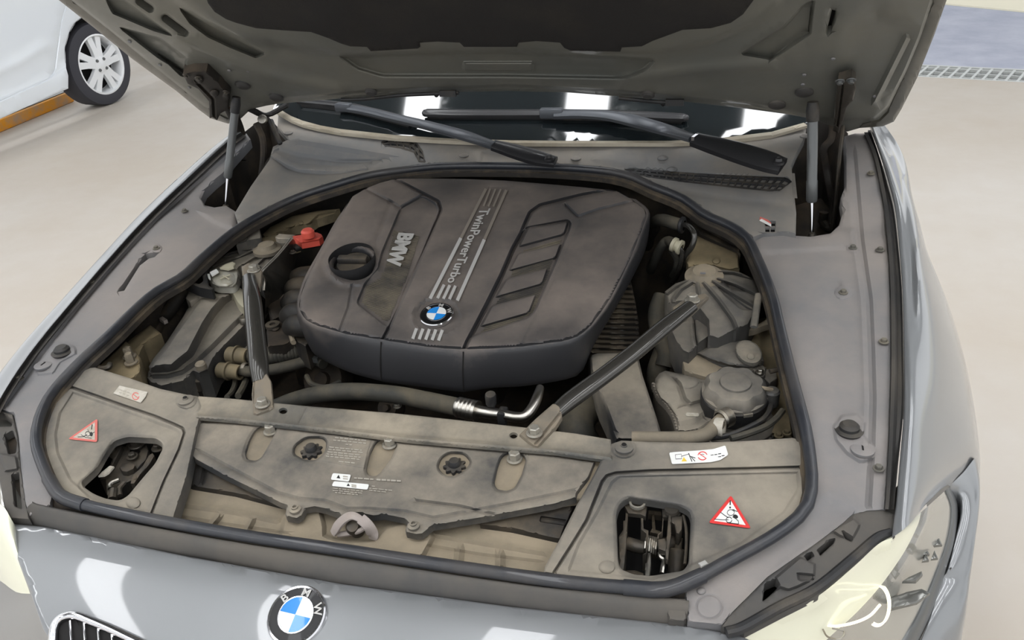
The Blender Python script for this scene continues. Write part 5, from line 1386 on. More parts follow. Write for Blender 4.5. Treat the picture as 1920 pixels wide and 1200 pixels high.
cx, cy = CAPC
fe += [('fn', lambda px, py: .004 * sstep(1 - np.abs(np.hypot((px - cx) / 47, (py - cy) / 36) - 1) * 5)), ('fn', lambda px, py: -.003 * sstep((1.55 - np.hypot((px - cx) / 47, (py - cy) / 36)) * 3)),
       ('fn', lambda px, py: .003 * sstep(1 - np.abs(np.hypot((px - 819) / 47, (py - 592) / 36) - 1) * 7)), ('fn', lambda px, py: -.003 * sstep((1.0 - np.hypot((px - 819) / 44, (py - 592) / 33)) * 6)),
       ]
panel('top_shell', CO, ZCV, 'cover', eng, step=5.5, skirt=.003, hskirt=.002, edge=(9, .006), holes=[ell(cx + 1, cy + 2, 38, 27.5, 36)], feats=fe)
def ribcell(name, poly, pitch, w, ang, par, z, m='cover_inset'):
    """fine parallel ribs clipped to a polygon"""
    poly = np.array(poly); c = poly.mean(0); bm = bmesh.new()
    d = np.array([math.cos(ang), math.sin(ang)]); n = np.array([-d[1], d[0]])
    pr = (poly - c) @ n
    for k in np.arange(pr.min() + pitch, pr.max(), pitch):
        t = np.linspace(-220, 220, 180); L = c + n * k + t[:, None] * d
        ins = inside(L[:, 0], L[:, 1], poly)
        if ins.sum() < 3: continue
        ii = np.where(ins)[0]
        a, b = L[ii[0]], L[ii[-1]]
        q = solve(np.array([a[0], b[0]]), np.array([a[1], b[1]]), z)
        nn = solve(np.array([a[0] + n[0] * w, b[0] + n[0] * w]), np.array([a[1] + n[1] * w, b[1] + n[1] * w]), z)
        up = np.array([0, 0, .0009])
        v = [bm.verts.new(p) for p in (q[0], q[1], nn[1], nn[0])]
        v2 = [bm.verts.new(p + up) for p in ((q[0] * .8 + nn[0] * .2), (q[1] * .8 + nn[1] * .2), (q[1] * .2 + nn[1] * .8), (q[0] * .2 + nn[0] * .8))]
        bm.faces.new(v2)
        for i in range(4): bm.faces.new([v[i], v[(i + 1) % 4], v2[(i + 1) % 4], v2[i]])
    bmesh.ops.recalc_face_normals(bm, faces=bm.faces)
    o = finish(name, bm, m, par, smooth=False, label='fine parallel ribbing'); o['kind'] = 'stuff'; return o
ribcell('ribbing', e((540, 300), (680, 330), (600, 570), (512, 780), (372, 672), (400, 590), (470, 545), (500, 480)), 3.1, 1.7, .30, eng, rz(ZCV, -.005))
ribcell('ribbing', e((1205, 400), (1400, 352), (1255, 720), (1180, 770), (980, 835), (1000, 800)), 3.1, 1.6, -.28, eng, rz(ZCV, -.008))
# side skirt in three pieces, split where the photo shows the joints
ct = solve(np.array([p[0] for p in CO]), np.array([p[1] for p in CO]), rz(ZCV, -.0062))
cb = solve(np.array([p[0] for p in CB]), np.array([p[1] for p in CB]), rz(ZCV, -.085))
cmn = ct.mean(0)
for i in range(len(ct)):                                    # rear edge drops straight
    if CO[i][1] < 372: cb[i] = ct[i] + np.array([0, .006, -.075])
def skirt_piece(idx, lab):
    r0, r1 = ct[idx], cb[idx]
    mid = r0 * .5 + r1 * .5; out = mid - cmn; out[:, 2] = 0; out /= np.linalg.norm(out, axis=1)[:, None]
    a = r0 - out * .0005 + np.array([0, 0, .0004])
    loft('skirt', [list(a), list(r0 + out * .0022 - [0, 0, .0025]), list(r0 * .86 + r1 * .14 + out * .005), list(mid + out * .006), list(r1), list(r1 - out * .012 - [0, 0, .002])], 'cover', eng, n=44, sub=3, label=lab, d=(0, -1, .2))
n_ = len(ct)
skirt_piece(list(range(5, 13)), 'left part of the cover side')
skirt_piece(list(range(12, 16)), 'front part of the cover side')
skirt_piece(list(range(15, 27)), 'right part of the cover side')
skirt_piece(list(range(26, n_)) + list(range(0, 6)), 'rear part of the cover side')
for i in (12, 15):
    tube('joint', [ct[i] + (0, -.0045, -.002), ct[i] * .5 + cb[i] * .5 + (0, -.0068, 0), cb[i] + (0, -.001, .004)], .0012, 'void', eng, n=4, seg=6)
# lettering
text('lettering', 'TwinPowerTurbo', [(974, 392 - 5), (833, 531), (853, 534), (998, 394 - 5)][:0] or e((984, 196), (812, 574), (858, 578), (1036, 196)), rz(ZCV, .003), 'silver', eng, bold=.012, label='long pale lettering along the stripe')
text('lettering', 'BMW', e((566, 322), (497, 484), (575, 493), (646, 327)), rz(ZCV, -.0025), 'silver', eng, bold=.04, thick=.0015, label='short word in pale block letters')
def bar(a, b, w, m='silver', z=.0030, lab=None):
    q = e(a, b)
    return panel('stripe', line_poly(q, w), rz(ZCV, z), m, eng, step=30, skirt=.0012, edge=(0, 0), label=lab)
for t0, t1, m in ((0, .45, 'silver_dim'), (.45, 1, 'silver')):
    A0, A1 = (1012, 92), (727, 652); B0_, B1_ = (1116, 98), (866, 662)
    lp_ = lambda A, B, t: (A[0] * (1 - t) + B[0] * t, A[1] * (1 - t) + B[1] * t)
    bar(lp_(A0, A1, t0), lp_(A0, A1, t1), 6 if t0 else 5, m); bar(lp_(B0_, B1_, t0), lp_(B0_, B1_, t1), 6 if t0 else 5, m)
for k in range(3):
    bar((798 + 29 * k, 582 + 3 * k), (765 + 30 * k, 650 + 3 * k), 5.2)
    bar((1034 + 27 * k, 92 + 1 * k), (1000 + 25 * k, 180 + 1 * k), 3.2, 'silver_dim')
for k in range(5):
    bar((657 + 33 * k, 806 + 2 * k), (638 + 33 * k, 858 + 2 * k), 5.6)
badge('badge', 819, 591, rz(ZCV, .001), .0295, eng, None, (0, -.183, .98), .0, sc=1.0)
# oil filler cap in its well
oc = thing('oil_filler_cap', P(cx, cy + 8, .82), 'black oil filler cap with a grip bar, sunk in the left of the engine cover', 'cap')
c0 = P(cx + 1, cy + 2, .866)
lathe('well', [(.044, -.008), (.046, -.004), (.044, .022)], c0, 'rubber', oc, axis=(0, -.18, .98), seg=36)
lathe('cap', [(.045, -.012), (.034, -.012), (.034, .004), (.031, .008), (0, .008)], c0, 'darkplastic', oc, axis=(0, -.18, .98), seg=36)
box('grip', c0 + np.array([0, 0, .012]), (.060, .016, .016), 'darkplastic', oc, bevel=.004, rot=Matrix.Rotation(R(10), 3, 'X') @ Matrix.Rotation(R(4), 3, 'Z'))
# scuffs on the cover's right corner
for pts in (((1088, 645), (1086, 652), (1090, 656)), ((1091, 668), (1093, 673))):
    pass

# =================================================================== brace bars
def brace(label, rear, front, mid, r, zr_, zf_, midz, rb, fb):
    t = thing('brace_bar', P(*front[0], zf_), label, 'brace bar')
    tube('tube', [P(x, y, z) for (x, y), z in zip(mid, midz)], [r * .8] + [r] * (len(mid) - 2) + [r * .85], 'blackmetal', t, n=8, seg=18, flat=.72, label='glossy black tube')
    panel('rear_plate', rear[1], zr_, 'endplate', t, step=6, skirt=.006, edge=(3, .002), feats=rear[2])
    panel('front_plate', front[1], zf_, 'endplate', t, step=6, skirt=.006, edge=(3, .002), feats=front[2])
    bolt('bolt', P(rb[0], rb[1], rb[2]), .0125, 'bolt', t, hexr=.68, h=.010)
    bolt('bolt', P(fb[0], fb[1], fb[2]), .0120, 'bolt', t, hexr=.68, h=.010)
brace('black brace bar on the left of the engine', ((477, 506), [(453, 500), (466, 493), (486, 497), (492, 508), (490, 530), (482, 560), (462, 560), (456, 530)], []),
      ((493, 760), [(475, 708), (484, 700), (500, 700), (509, 716), (513, 764), (505, 770), (482, 778), (475, 776), (472, 740)], [groove([(477, 712), (475, 772)], 2, .002)]),
      [(467, 520), (473, 560), (479, 620), (485, 680), (489, 716)], .0160, .868, ZS(.004), [.866, .866, .85, .832, .814], (476, 507, .869), (493, 758, ZS(.006)))
brace('black brace bar on the right of the engine', ((1301, 562), [(1262, 576), (1276, 566), (1296, 556), (1322, 550), (1329, 556), (1310, 575), (1288, 596), (1262, 606)], [groove([(1326, 558), (1290, 590)], 3, .003)]),
      ((1003, 813), [(974, 815), (1007, 783), (1037, 757), (1050, 760), (1054, 782), (1043, 800), (1008, 838), (1000, 836)], [groove([(1050, 775), (1004, 832)], 3, .003)]),
      [(1038, 778), (1070, 750), (1130, 706), (1190, 660), (1250, 610), (1296, 574)], .0150, .872, ZS(.006), [.812, .822, .838, .854, .868, .876], (1298, 563, .876), (1002, 812, ZS(.008)))
# =================================================================== right side of the bay
F = lambda *p: [(1180 + x / 3, 400 + y / 3) for x, y in p]
N = lambda *p: [(1160 + x / 6, 400 + y / 6) for x, y in p]
# body shelf and rear corner sheet metal (parts of the car)
panel('body_sheet', N((860, 240), (960, 290), (1340, 440), (1360, 620), (1240, 640), (1000, 580), (860, 595), (780, 615), (760, 560)), ZS(-.050), 'olive_body', car, step=8, skirt=.03, edge=(4, .004), feats=[dome(1343, 489, 8, .003)])
panel('body_sheet', N((800, 60), (900, 70), (1240, 260), (1360, 330), (1370, 460), (1300, 430), (900, 240), (850, 160)), ZS(-.045), 'seal_dirty', car, step=8, skirt=.03, edge=(5, .005), feats=[groove(N((860, 130), (1330, 380)), 5, .006)], label='dark channel under the seal')
panel('body_sheet', [(1275, 668), (1300, 650), (1370, 600), (1440, 596), (1455, 640), (1466, 690), (1478, 760), (1486, 815), (1485, 824), (1400, 800), (1340, 720), (1290, 700)], ZS(-.085), 'olive_body', car, step=10, skirt=.05, edge=(4, .004), label='dusty body shelf beside the coolant tank')
c = P(1475, 812, ZS(-.08))
for px, py in ((1460, 817), (1475, 812)): bolt('stud', P(px, py, ZS(-.082)), .007, 'olive_body', car)
# strut tower dome with its radial ribs
TC = P(1320, 520, ZS(-.012))
def ZD(x, y): return TC[2] - .10 * np.clip(np.hypot(x - TC[0], y - TC[1]) - .03, 0, 1) * 3.0
td = thing('tower_cover', TC, 'dusty grey ribbed cover over the right strut tower', 'cover')
DOME = N((520, 880), (640, 790), (800, 735), (830, 640), (900, 600), (1010, 585), (1120, 625), (1360, 660), (1520, 740), (1580, 860), (1590, 920), (1540, 1120), (1460, 1260), (1290, 1330), (1120, 1420), (1010, 1380), (1000, 1200), (880, 1050), (700, 1000), (560, 1020))
rib_l = [N(*q) for q in (((800, 740), (640, 820), (540, 900)), ((830, 770), (700, 850), (610, 970), (620, 1060)), ((885, 790), (900, 900)), ((960, 780), (1130, 980), (1280, 1190), (1330, 1310)), ((1060, 760), (1290, 900), (1530, 1040)), ((1110, 730), (1330, 800), (1560, 910)), ((1110, 650), (1300, 660), (1500, 720)))]
panel('shell', DOME, ZD, 'corner', td, step=6, skirt=.05, edge=(6, .006), feats=[ridge(r_, 5, .010) for r_ in rib_l] + [pad(N((1180, 760), (1330, 830), (1420, 880), (1250, 860)), -.006, 4), pad(N((1120, 830), (1250, 920), (1440, 1060), (1500, 1090), (1380, 1080), (1200, 930)), -.006, 4)])
lathe('cap', [(.034, -.004), (.034, .003), (.026, .006), (.020, .014), (.010, .016), (0, .016)], TC + np.array([0, .0, .001]), 'tan', td, axis=(0, -.15, 1), seg=32, label='round tan centre cap')
box('cap_mark', P(1318, 512, TC[2] + .02), (.009, .004, .002), 'liner', td)
DR_ = F((362, 540), (430, 505), (500, 540), (560, 600), (545, 632), (470, 680), (382, 742), (372, 690), (362, 610))
panel('drum', DR_, ZS(-.062), 'corner', td, step=6, skirt=.04, edge=(5, .006), feats=[('fn', lambda px, py: .020 * np.sqrt(np.clip(1 - ((px - 1330 + (py - 600) * .1) / 34) ** 2, 0, 1)))], label='smooth grey cylinder below the ribs')
tube('stay', [P(x, y, ZS(-.01)) for x, y in F((728, 455), (715, 540), (700, 640))], .006, 'beam', td, n=4, seg=8, flat=.5)
panel('stay_foot', F((610, 640), (640, 622), (700, 640), (775, 595), (790, 625), (700, 658), (660, 665), (620, 660)), ZS(-.05), 'tan', td, step=6, skirt=.01, feats=[dome(1396, 613, 8, .003)])
# module with a round end
mo = thing('control_module', P(1360, 680, ZS(-.07)), 'dusty olive module with a tilted round end cap on the body shelf', 'module')
ax_m = P(1402, 660, ZS(-.05)) - P(1335, 678, ZS(-.085))
MH = F((365, 788), (430, 752), (520, 722), (600, 708), (680, 716), (735, 760), (758, 830), (745, 862), (700, 878), (640, 874), (560, 862), (450, 828))
panel('housing', MH, ZS(-.066), 'corner', mo, step=6, skirt=.05, edge=(8, .012), feats=[('fn', lambda px, py: .022 * np.sqrt(np.clip(1 - ((py - 667) / 34) ** 2, 0, 1)) * np.clip((px - 1290) / 90, 0, 1))])
panel('end_cap', ell(1404, 660, 27, 20, 30, .55), ZS(-.036), 'beam', mo, step=6, skirt=.004, edge=(3, .002), label='round flat end cap', feats=[dome(1408, 668, 8, .002)])
panel('bracket', F((290, 790), (330, 770), (400, 800), (560, 870), (640, 880), (620, 910), (430, 925), (310, 890)), ZS(-.07), 'tan', mo, step=8, skirt=.03, edge=(3, .002))
panel('connector', F((640, 860), (740, 850), (770, 870), (765, 915), (740, 930), (650, 935), (630, 915)), ZS(-.055), 'corner', mo, step=8, skirt=.03, edge=(3, .003))
for x, y in F((680, 897), (735, 893)): bolt('screw', P(x, y, ZS(-.050)), .0075, 'steel', mo, label='bright screw')
panel('cable_guide', F((750, 880), (820, 870), (830, 930), (790, 960), (760, 930)), ZS(-.06), 'corner', mo, step=8, skirt=.02)
tube('pin', [P(x, y, ZS(-.03)) for x, y in F((790, 890), (850, 875))], .004, 'latch', mo, smooth=False, seg=8)
# coolant tank
ct_ = thing('coolant_tank', P(1340, 760, ZS(-.12)), 'dusty grey coolant tank with a large scalloped black cap', 'tank')
TK = M4((905, 490), (915, 440), (945, 400), (990, 380), (1060, 395), (1130, 405), (1240, 430), (1320, 440), (1430, 470), (1480, 700), (1420, 720), (1370, 760), (1250, 840), (1180, 848), (1075, 842), (1065, 760), (1040, 700), (1000, 640), (940, 590), (915, 540))
panel('tank_body', TK, ZS(-.072), 'corner', ct_, step=6, skirt=.07, flare=.004, edge=(9, .016), feats=[
    groove(M4((990, 385), (1090, 480), (1130, 600), (1180, 640), (1290, 610)), 6, .006), ridge(M4((1090, 650), (1130, 635), (1180, 632)), 3, .003), groove(M4((1100, 800), (1230, 770), (1330, 690)), 10, .006), dome(1290, 712, 22, .004)])
bm = bmesh.new()
for k in range(18):
    t = k / 17; sp = M4((905, 500), (940, 590), (1000, 650), (1045, 710), (1068, 770), (1085, 838))
    q = resample(np.array(sp), 18)[k]; box_bm(P(q[0], q[1], ZS(-.088)), (.008, .004, .012), Matrix.Rotation(-.6, 3, 'Z'), bm=bm)
finish('seam_tab', bm, 'corner', ct_, label='row of small tabs along the moulded seam')['kind'] = 'stuff'
finish('embossing', text_bm('|-| ||||', M4((1125, 500), (1260, 470), (1260, 450), (1125, 470)), rz(ZS(-.072), .001), bm=None), 'corner', ct_, smooth=False)
panel('small_label', rnd(M4((1143, 700), (1150, 693), (1238, 698), (1244, 712), (1236, 722), (1146, 718)), 2), ZS(-.070), 'white_dirty', ct_, step=10, skirt=.001, edge=(0, 0), label='tiny white label')
CC = P(1377, 744, ZS(-.058))
lathe('base', [(.066, -.075), (.066, -.004), (.062, .0), (.05, .004), (.05, .01)], CC - np.array([0, .010, .028]), 'corner', ct_, seg=40)
bm = bmesh.new()
for k in range(22):
    a = math.pi + .1 + math.pi * k / 22
    box_bm(CC + np.array([.067 * math.cos(a), -.008 + .067 * math.sin(a), -.044]), (.005, .005, .014), Matrix.Rotation(a, 3, 'Z'), bm=bm)
finish('seam_tab', bm, 'corner', ct_, label='ring of small tabs below the cap')['kind'] = 'stuff'
sc8 = lambda a, i: (1 - .10 * abs(math.cos(4 * a)) ** 3) if i in (2, 3, 4) else 1
lathe('cap', [(.050, -.004), (.050, .012), (.050, .0125), (.0475, .022), (.042, .027), (.024, .028), (.023, .031), (.020, .032), (0, .032)], CC, 'corner', ct_, seg=72, scal=sc8, axis=(0, -.08, 1), label='scalloped screw cap')
lathe('cap_band', [(.0512, -.022), (.0515, .006), (.0495, .008)], CC, 'rubber', ct_, seg=48, axis=(0, -.08, 1), label='black collar of the cap')
for a in (-2.0, -1.15):
    box('cap_tab', CC + np.array([.0512 * math.cos(a), .0512 * math.sin(a), .002]), (.014, .003, .005), 'beam', ct_, rot=Matrix.Rotation(a + math.pi / 2, 3, 'Z'))
S_ = P(1447, 737, ZS(-.045))
lathe('bleed_cap', [(.012, -.02), (.012, 0), (.0125, .003), (.010, .006), (0, .007)], S_, 'corner', ct_, seg=20, label='small bleed cap')
tube('bleed_cap', [P(1425, 727, ZS(-.035)), P(1436, 729, ZS(-.035)), S_ + (0, 0, .006)], .0035, 'tan', ct_, n=4, seg=8, label='small strap of the bleed cap')
# hoses by the tank
def hose(label, pts, r, m='hose', nm='hose', seg=14, **kw):
    t = thing(nm, P(*pts[0]), label, 'hose')
    tube('tube', [P(*p) for p in pts], r, m, t, seg=seg, n=7, **kw)
    return t
h1 = hose('dusty tan hose running from the coolant tank along the front carrier', [(x, y, ZS(d)) for (x, y), d in zip(M4((1420, 740), (1370, 790), (1300, 855), (1200, 885), (1060, 890), (900, 890), (740, 888)), (-.05, -.045, -.035, -.03, -.03, -.03, -.03))], .0105, 'tan')
lathe('clamp', [(.0125, 0), (.014, .003), (.014, .012), (.0125, .014)], P(1340, 800, ZS(-.042)), 'white_dirty', h1, axis=ax_m * [1, .8, 0.2], seg=18, label='pale hose clamp')
lathe('clamp', [(.012, 0), (.015, .003), (.015, .018), (.012, .02)], P(1350, 788, ZS(-.045)), 'steel', h1, axis=(.5, .6, -.1), seg=18, label='metal hose clamp')
hose('thin black hose curving from the coolant tank to the front carrier, upper of two', [(x, y, ZS(-.05)) for x, y in M4((1785, 635), (1760, 700), (1700, 760), (1560, 830), (1440, 870), (1330, 885))], .0042, 'rubber', seg=8)
hose('thin black hose curving along the inner wing beside the tank, lower of two', [(x, y, ZS(-.045)) for x, y in M4((1870, 680), (1820, 740), (1740, 800), (1600, 855), (1480, 890))], .005, 'hose', seg=8)
# plastic coated lines behind the tower
hose('black pipe with a thick rubber sleeve arching behind the right strut tower', [(x, y, z) for (x, y), z in zip(N((700, 130), (780, 140), (840, 210), (850, 290), (820, 380), (760, 470), (700, 620), (640, 740)), (.875, .885, .885, .875, .86, .84, .80, .76))], .0055, 'blackmetal', nm='coolant_pipe')
t = hose('thick dull rubber sleeve at the rear right corner of the bay', [(x, y, z) for (x, y), z in zip(N((400, 110), (450, 80), (520, 80), (620, 110), (700, 130)), (.84, .865, .875, .878, .878))], .0125, 'hose', nm='rubber_sleeve')
lathe('collar', [(.010, -.004), (.0165, 0), (.0165, .005), (.010, .007)], P(1160 + 700 / 6, 400 + 130 / 6, .878), 'rubber', t, axis=(1, -.3, 0), seg=18)
tube('down_pipe', [P(x, y, z) for (x, y), z in zip(N((400, 110), (400, 180), (350, 260), (330, 380)), (.84, .82, .79, .74))], .011, 'grime', t, seg=10, n=5)
t = hose('dark bent pipe with a cream plastic coupling behind the right tower', [(x, y, z) for (x, y), z in zip(N((620, 345), (560, 310), (500, 350), (440, 450), (390, 560), (360, 640)), (.86, .855, .845, .82, .79, .76))], .0095, 'hose', nm='coolant_pipe')
lathe('coupling', [(.006, -.002), (.014, 0), (.014, .006), (.011, .007), (.011, .012), (.014, .013), (.014, .018), (.007, .019)], P(*N((610, 345))[0], .862), 'cream', t, axis=(.9, -.4, -.2), seg=20, label='cream plastic coupling')
tube('thin_pipe', [P(x, y, z) for (x, y), z in zip(N((670, 385), (710, 430), (700, 540), (670, 640), (640, 700), (600, 780)), (.858, .85, .83, .805, .785, .76))], .0048, 'blackmetal', t, seg=10, n=5)
hose('slim dark line running down beside the bent pipe', [(x, y, z) for (x, y), z in zip(N((590, 420), (650, 520), (640, 620), (600, 700)), (.82, .80, .78, .75))], .006, 'hose', nm='coolant_pipe', seg=8)
# air ducts in front of the engine, right
dt = thing('intake_duct', P(1190, 760, ZS(-.1)), 'wide flat grey intake duct with a corrugated bellows behind it', 'duct')
DU = M4((425, 290), (440, 262), (480, 250), (640, 248), (770, 262), (792, 300), (820, 420), (880, 600), (930, 750), (972, 890), (940, 905), (620, 900), (600, 830), (550, 700), (490, 570), (440, 430))
panel('flat_duct', DU, ZS(-.062), 'scoop', dt, step=10, skirt=.05, edge=(7, .008), feats=[groove(M4((500, 560), (600, 830)), 6, .004)])
BE = [(1182, 522), (1190, 560), (1197, 600), (1199, 645), (1185, 662), (1140, 664), (1103, 664), (1108, 640), (1125, 600), (1150, 555), (1168, 520)]
def wav(px, py): return .0045 * np.cos((py - .05 * (px - 1150)) * 2 * math.pi / 9.6)
panel('bellows', BE, lambda x, y: np.interp(y, [-.45, -.05], [.735, .79]), 'darkplastic', dt, step=2.4, skirt=.05, edge=(5, .006), feats=[('fn', wav)], label='corrugated black bellows')
hose('fat dusty hose curving down in front of the flat duct', [(x, y, z) for (x, y), z in zip(M4((520, 560), (420, 640), (330, 740), (330, 860), (380, 940)), (.68, .70, .70, .69, .66))], .030, 'hose', seg=20)
hose('large grey hose between the flat duct and the coolant tank', [(x, y, z) for (x, y), z in zip(M4((1010, 180), (960, 300), (930, 420), (960, 560), (1040, 700)), (.72, .71, .70, .69, .66))], .020, 'hose', seg=16)
hose('dark hose beside the tower, standing in shadow', [(x, y, z) for (x, y), z in zip(F((190, 470), (160, 560), (170, 660), (215, 780), (200, 860)), (.80, .78, .76, .74, .72))], .018, 'hose', seg=16)
ti = thing('tower_wall', P(1262, 620, .76), 'dusty grey side wall of the right strut tower', 'panel')
panel('wall', F((205, 470), (215, 440), (262, 430), (362, 545), (370, 690), (380, 748), (335, 792), (300, 778), (262, 730), (230, 660), (206, 560)), ZS(-.045), 'corner', ti, step=8, skirt=.06, edge=(6, .006), feats=[groove(F((330, 560), (345, 760)), 6, .003)])
_ti = lambda: thing('tower_wall', P(1262, 620, .76), 'dusty grey side wall of the right strut tower', 'panel')
_tw = lambda: loft('wall', [[P(x, y, z) for (x, y), z in zip(F((205, 470), (210, 560), (230, 680), (290, 800), (300, 880)), (.835, .82, .80, .78, .765))], [P(x, y, z) for (x, y), z in zip(F((270, 520), (300, 600), (330, 700), (370, 780), (430, 850)), (.84, .83, .81, .79, .775))],
      [P(x, y, z) for (x, y), z in zip(F((370, 560), (380, 620), (390, 700), (400, 770), (440, 880)), (.845, .83, .81, .79, .775))]], 'corner', ti, n=30, sub=3)

# =================================================================== refrigerant line in front of the engine
ac = thing('refrigerant_hose', P(700, 745, .74), 'thick grey rubber hose with an aluminium end in front of the engine', 'hose')
tube('rubber_tube', [P(x, y, z) for x, y, z in ((515, 762, .72), (550, 751, .735), (600, 739, .75), (660, 734, .755), (740, 740, .76), (800, 751, .765), (862, 764, .77))], [.012, .0145, .0150, .0150, .0150, .0150, .0150], 'hose', ac, n=8, seg=18)
a, b = P(858, 763, .77), P(896, 771, .772)
pr = [(.0155, 0), (.0168, .002)]
for k in range(4): pr += [(.0168, .006 + k * .007), (.0152, .008 + k * .007), (.0168, .010 + k * .007)]
L = np.linalg.norm(b - a); pr = [(r_, h_ / .036 * L) for r_, h_ in pr] + [(.0168, L), (.009, L)]
lathe('ferrule', pr, a, 'alu', ac, axis=b - a, seg=24, label='crimped aluminium ferrule')
tube('metal_pipe', [P(x, y, z) for x, y, z in ((893, 770, .772), (915, 774, .773), (940, 777, .774), (968, 782, .776), (985, 780, .78), (998, 765, .786), (1006, 748, .79), (1013, 727, .79))], [.0092, .0092, .0084, .0082, .0082, .0082, .0082, .0065], 'alu', ac, n=6, seg=16, label='bent aluminium pipe')
lathe('valve_cap', [(.006, 0), (.006, .012), (.0085, .013), (.009, .03), (.008, .033), (0, .033)], P(922, 768, .772), 'rubber', ac, axis=(0.05, -.1, 1), seg=14, label='black valve cap')
box('strap', P(943, 780, .770), (.014, .022, .024), 'rubber', ac, bevel=.003)

# =================================================================== left side of the bay
Q = lambda *p: [(240 + x / 4.8, 380 + y / 4.8) for x, y in p]
R_ = lambda *p: [(240 + x / 4.8, 580 + y / 4.8) for x, y in p]
al = thing('filter_housing', P(360, 640, ZS(-.12)), 'long dusty grey filter housing with a raised lid, left of the engine', 'housing')
LOW = R_((170, 620), (185, 560), (215, 515), (560, 440), (1060, 20), (1078, 60), (1070, 130), (960, 240), (860, 340), (770, 440), (720, 550), (640, 580), (590, 560), (500, 650), (300, 695), (200, 660))
panel('lower_body', LOW, ZS(-.088), 'corner', al, step=7, skirt=.06, edge=(4, .004), feats=[groove(R_((205, 600), (350, 600), (480, 570), (600, 490), (1058, 45)), 4, .005)])
LID = R_((188, 515), (230, 440), (350, 290), (500, 60), (530, 5)) + Q((580, 900), (650, 840), (800, 800), (915, 805), (960, 850), (1000, 930), (1062, 965), (1060, 1010)) + R_((1010, 60), (760, 320), (590, 480), (480, 555), (350, 588), (215, 592), (198, 560))
PLT = R_((190, 522), (232, 445), (352, 300), (512, 60)) + [(363, 571), (376, 557), (407, 549), (429, 549), (433, 555), (420, 563), (402, 583), (386, 607), (373, 632), (357, 663)] + R_((470, 470), (400, 530), (330, 530), (318, 520), (308, 535), (200, 540))
panel('lid', LID, ZS(-.078), 'corner', al, step=5.5, skirt=.02, edge=(4, .004), feats=[pad(PLT, .030, 15), groove(Q((660, 850), (560, 1000), (450, 1150)) + R_((350, 340), (260, 450)), 3, .0025), ridge(R_((210, 585), (350, 582), (480, 548), (590, 475), (760, 315), (1040, 30)), 3, .004)], label='raised dusty lid')
lathe('screw', [(.010, -.004), (.010, .006), (.0075, .009), (0, .009)], P(*R_((658, 515))[0], ZS(-.075)), 'tan', al, seg=14)
lathe('screw', [(.009, -.004), (.009, .006), (.0075, .009), (0, .009)], P(*R_((1045, 105))[0], ZS(-.08)), 'steel', al, seg=14)
# reservoir with its clear cap cover
rs = thing('fluid_reservoir', P(430, 560, ZS(-.1)), 'cream fluid reservoir under a clear dome, behind the filter housing', 'reservoir')
RES = Q((770, 775), (870, 780), (1000, 760), (1040, 790), (1062, 850), (1066, 960), (1020, 945), (980, 900), (940, 820), (900, 805), (800, 805))
panel('tank_wall', RES, ZS(-.055), 'cream', rs, step=5, skirt=.06, edge=(4, .006))
mat('clear', (178, 176, 166), 0.12, dust=(150, 144, 126), amount=.45, scale=30, coat=.5)
CAPO = rnd(Q((712, 640), (730, 615), (800, 590), (960, 588), (1000, 610), (1002, 680), (985, 740), (940, 770), (800, 768), (735, 730)), 8)
panel('cap_cover', CAPO, ZS(-.030), 'clear', rs, step=5, skirt=.012, edge=(7, .012), feats=[dome(419, 522, 22, .006)], label='shiny clear cap cover')
panel('cap_flap', Q((825, 585), (880, 550), (940, 533), (966, 545), (950, 580), (900, 598)), ZS(-.016), 'cream', rs, step=6, skirt=.004, label='pale flap above the cap')
panel('cap_tag', Q((735, 625), (795, 596), (815, 620), (755, 655)), ZS(-.016), 'white', rs, step=8, skirt=.003, edge=(0, 0), label='bright white tag')
panel('cap_tag', Q((712, 640), (735, 640), (742, 690), (722, 680)), ZS(-.020), 'white', rs, step=8, skirt=.003, edge=(0, 0))
for q in (Q((830, 690), (880, 665), (920, 650)), Q((855, 655), (880, 670), (915, 690))): tube('cap_cross', [P(x, y, ZS(-.020)) for x, y in q], .0016, 'cream', rs, n=3, seg=6)
# left strut tower cover
lt = thing('tower_cover', P(490, 480, ZS(-.06)), 'dusty grey ribbed cover over the left strut tower', 'cover')
LT = Q((715, 590), (760, 540), (900, 450), (1060, 400), (1180, 380), (1250, 355), (1400, 350), (1440, 380), (1300, 560), (1210, 600), (1190, 680), (1100, 600), (1020, 560), (980, 620), (900, 590), (790, 610), (720, 640))
panel('shell', LT, ZS(-.045), 'corner', lt, step=5, skirt=.05, edge=(5, .005), feats=[ridge(q, 4, .009) for q in (Q((760, 575), (1000, 480), (1130, 430)), Q((870, 460), (1000, 430), (1150, 415)), Q((1030, 560), (1120, 500), (1190, 470)), Q((1130, 600), (1160, 560), (1240, 475)), Q((1070, 370), (1180, 385)))] + [pad(Q((830, 500), (1000, 440), (1120, 425), (980, 490)), -.006, 4)])
lathe('cap', [(.030, -.004), (.030, .003), (.022, .006), (.017, .014), (0, .015)], P(*Q((1255, 425))[0], ZS(-.035)), 'tan', lt, seg=28, label='round tan centre cap')
lathe('cap', [(.0, .006), (.012, .006), (.016, .0), (.020, .0)], P(*Q((1130, 600))[0], ZS(-.02)), 'corner', lt, seg=20, label='raised boss by the brace bar')
panel('side_wall', Q((1320, 290), (1470, 300), (1520, 330), (1540, 370), (1440, 400), (1350, 385), (1060, 360), (1060, 350)), ZS(-.05), 'olive_body', lt, step=8, skirt=.02)
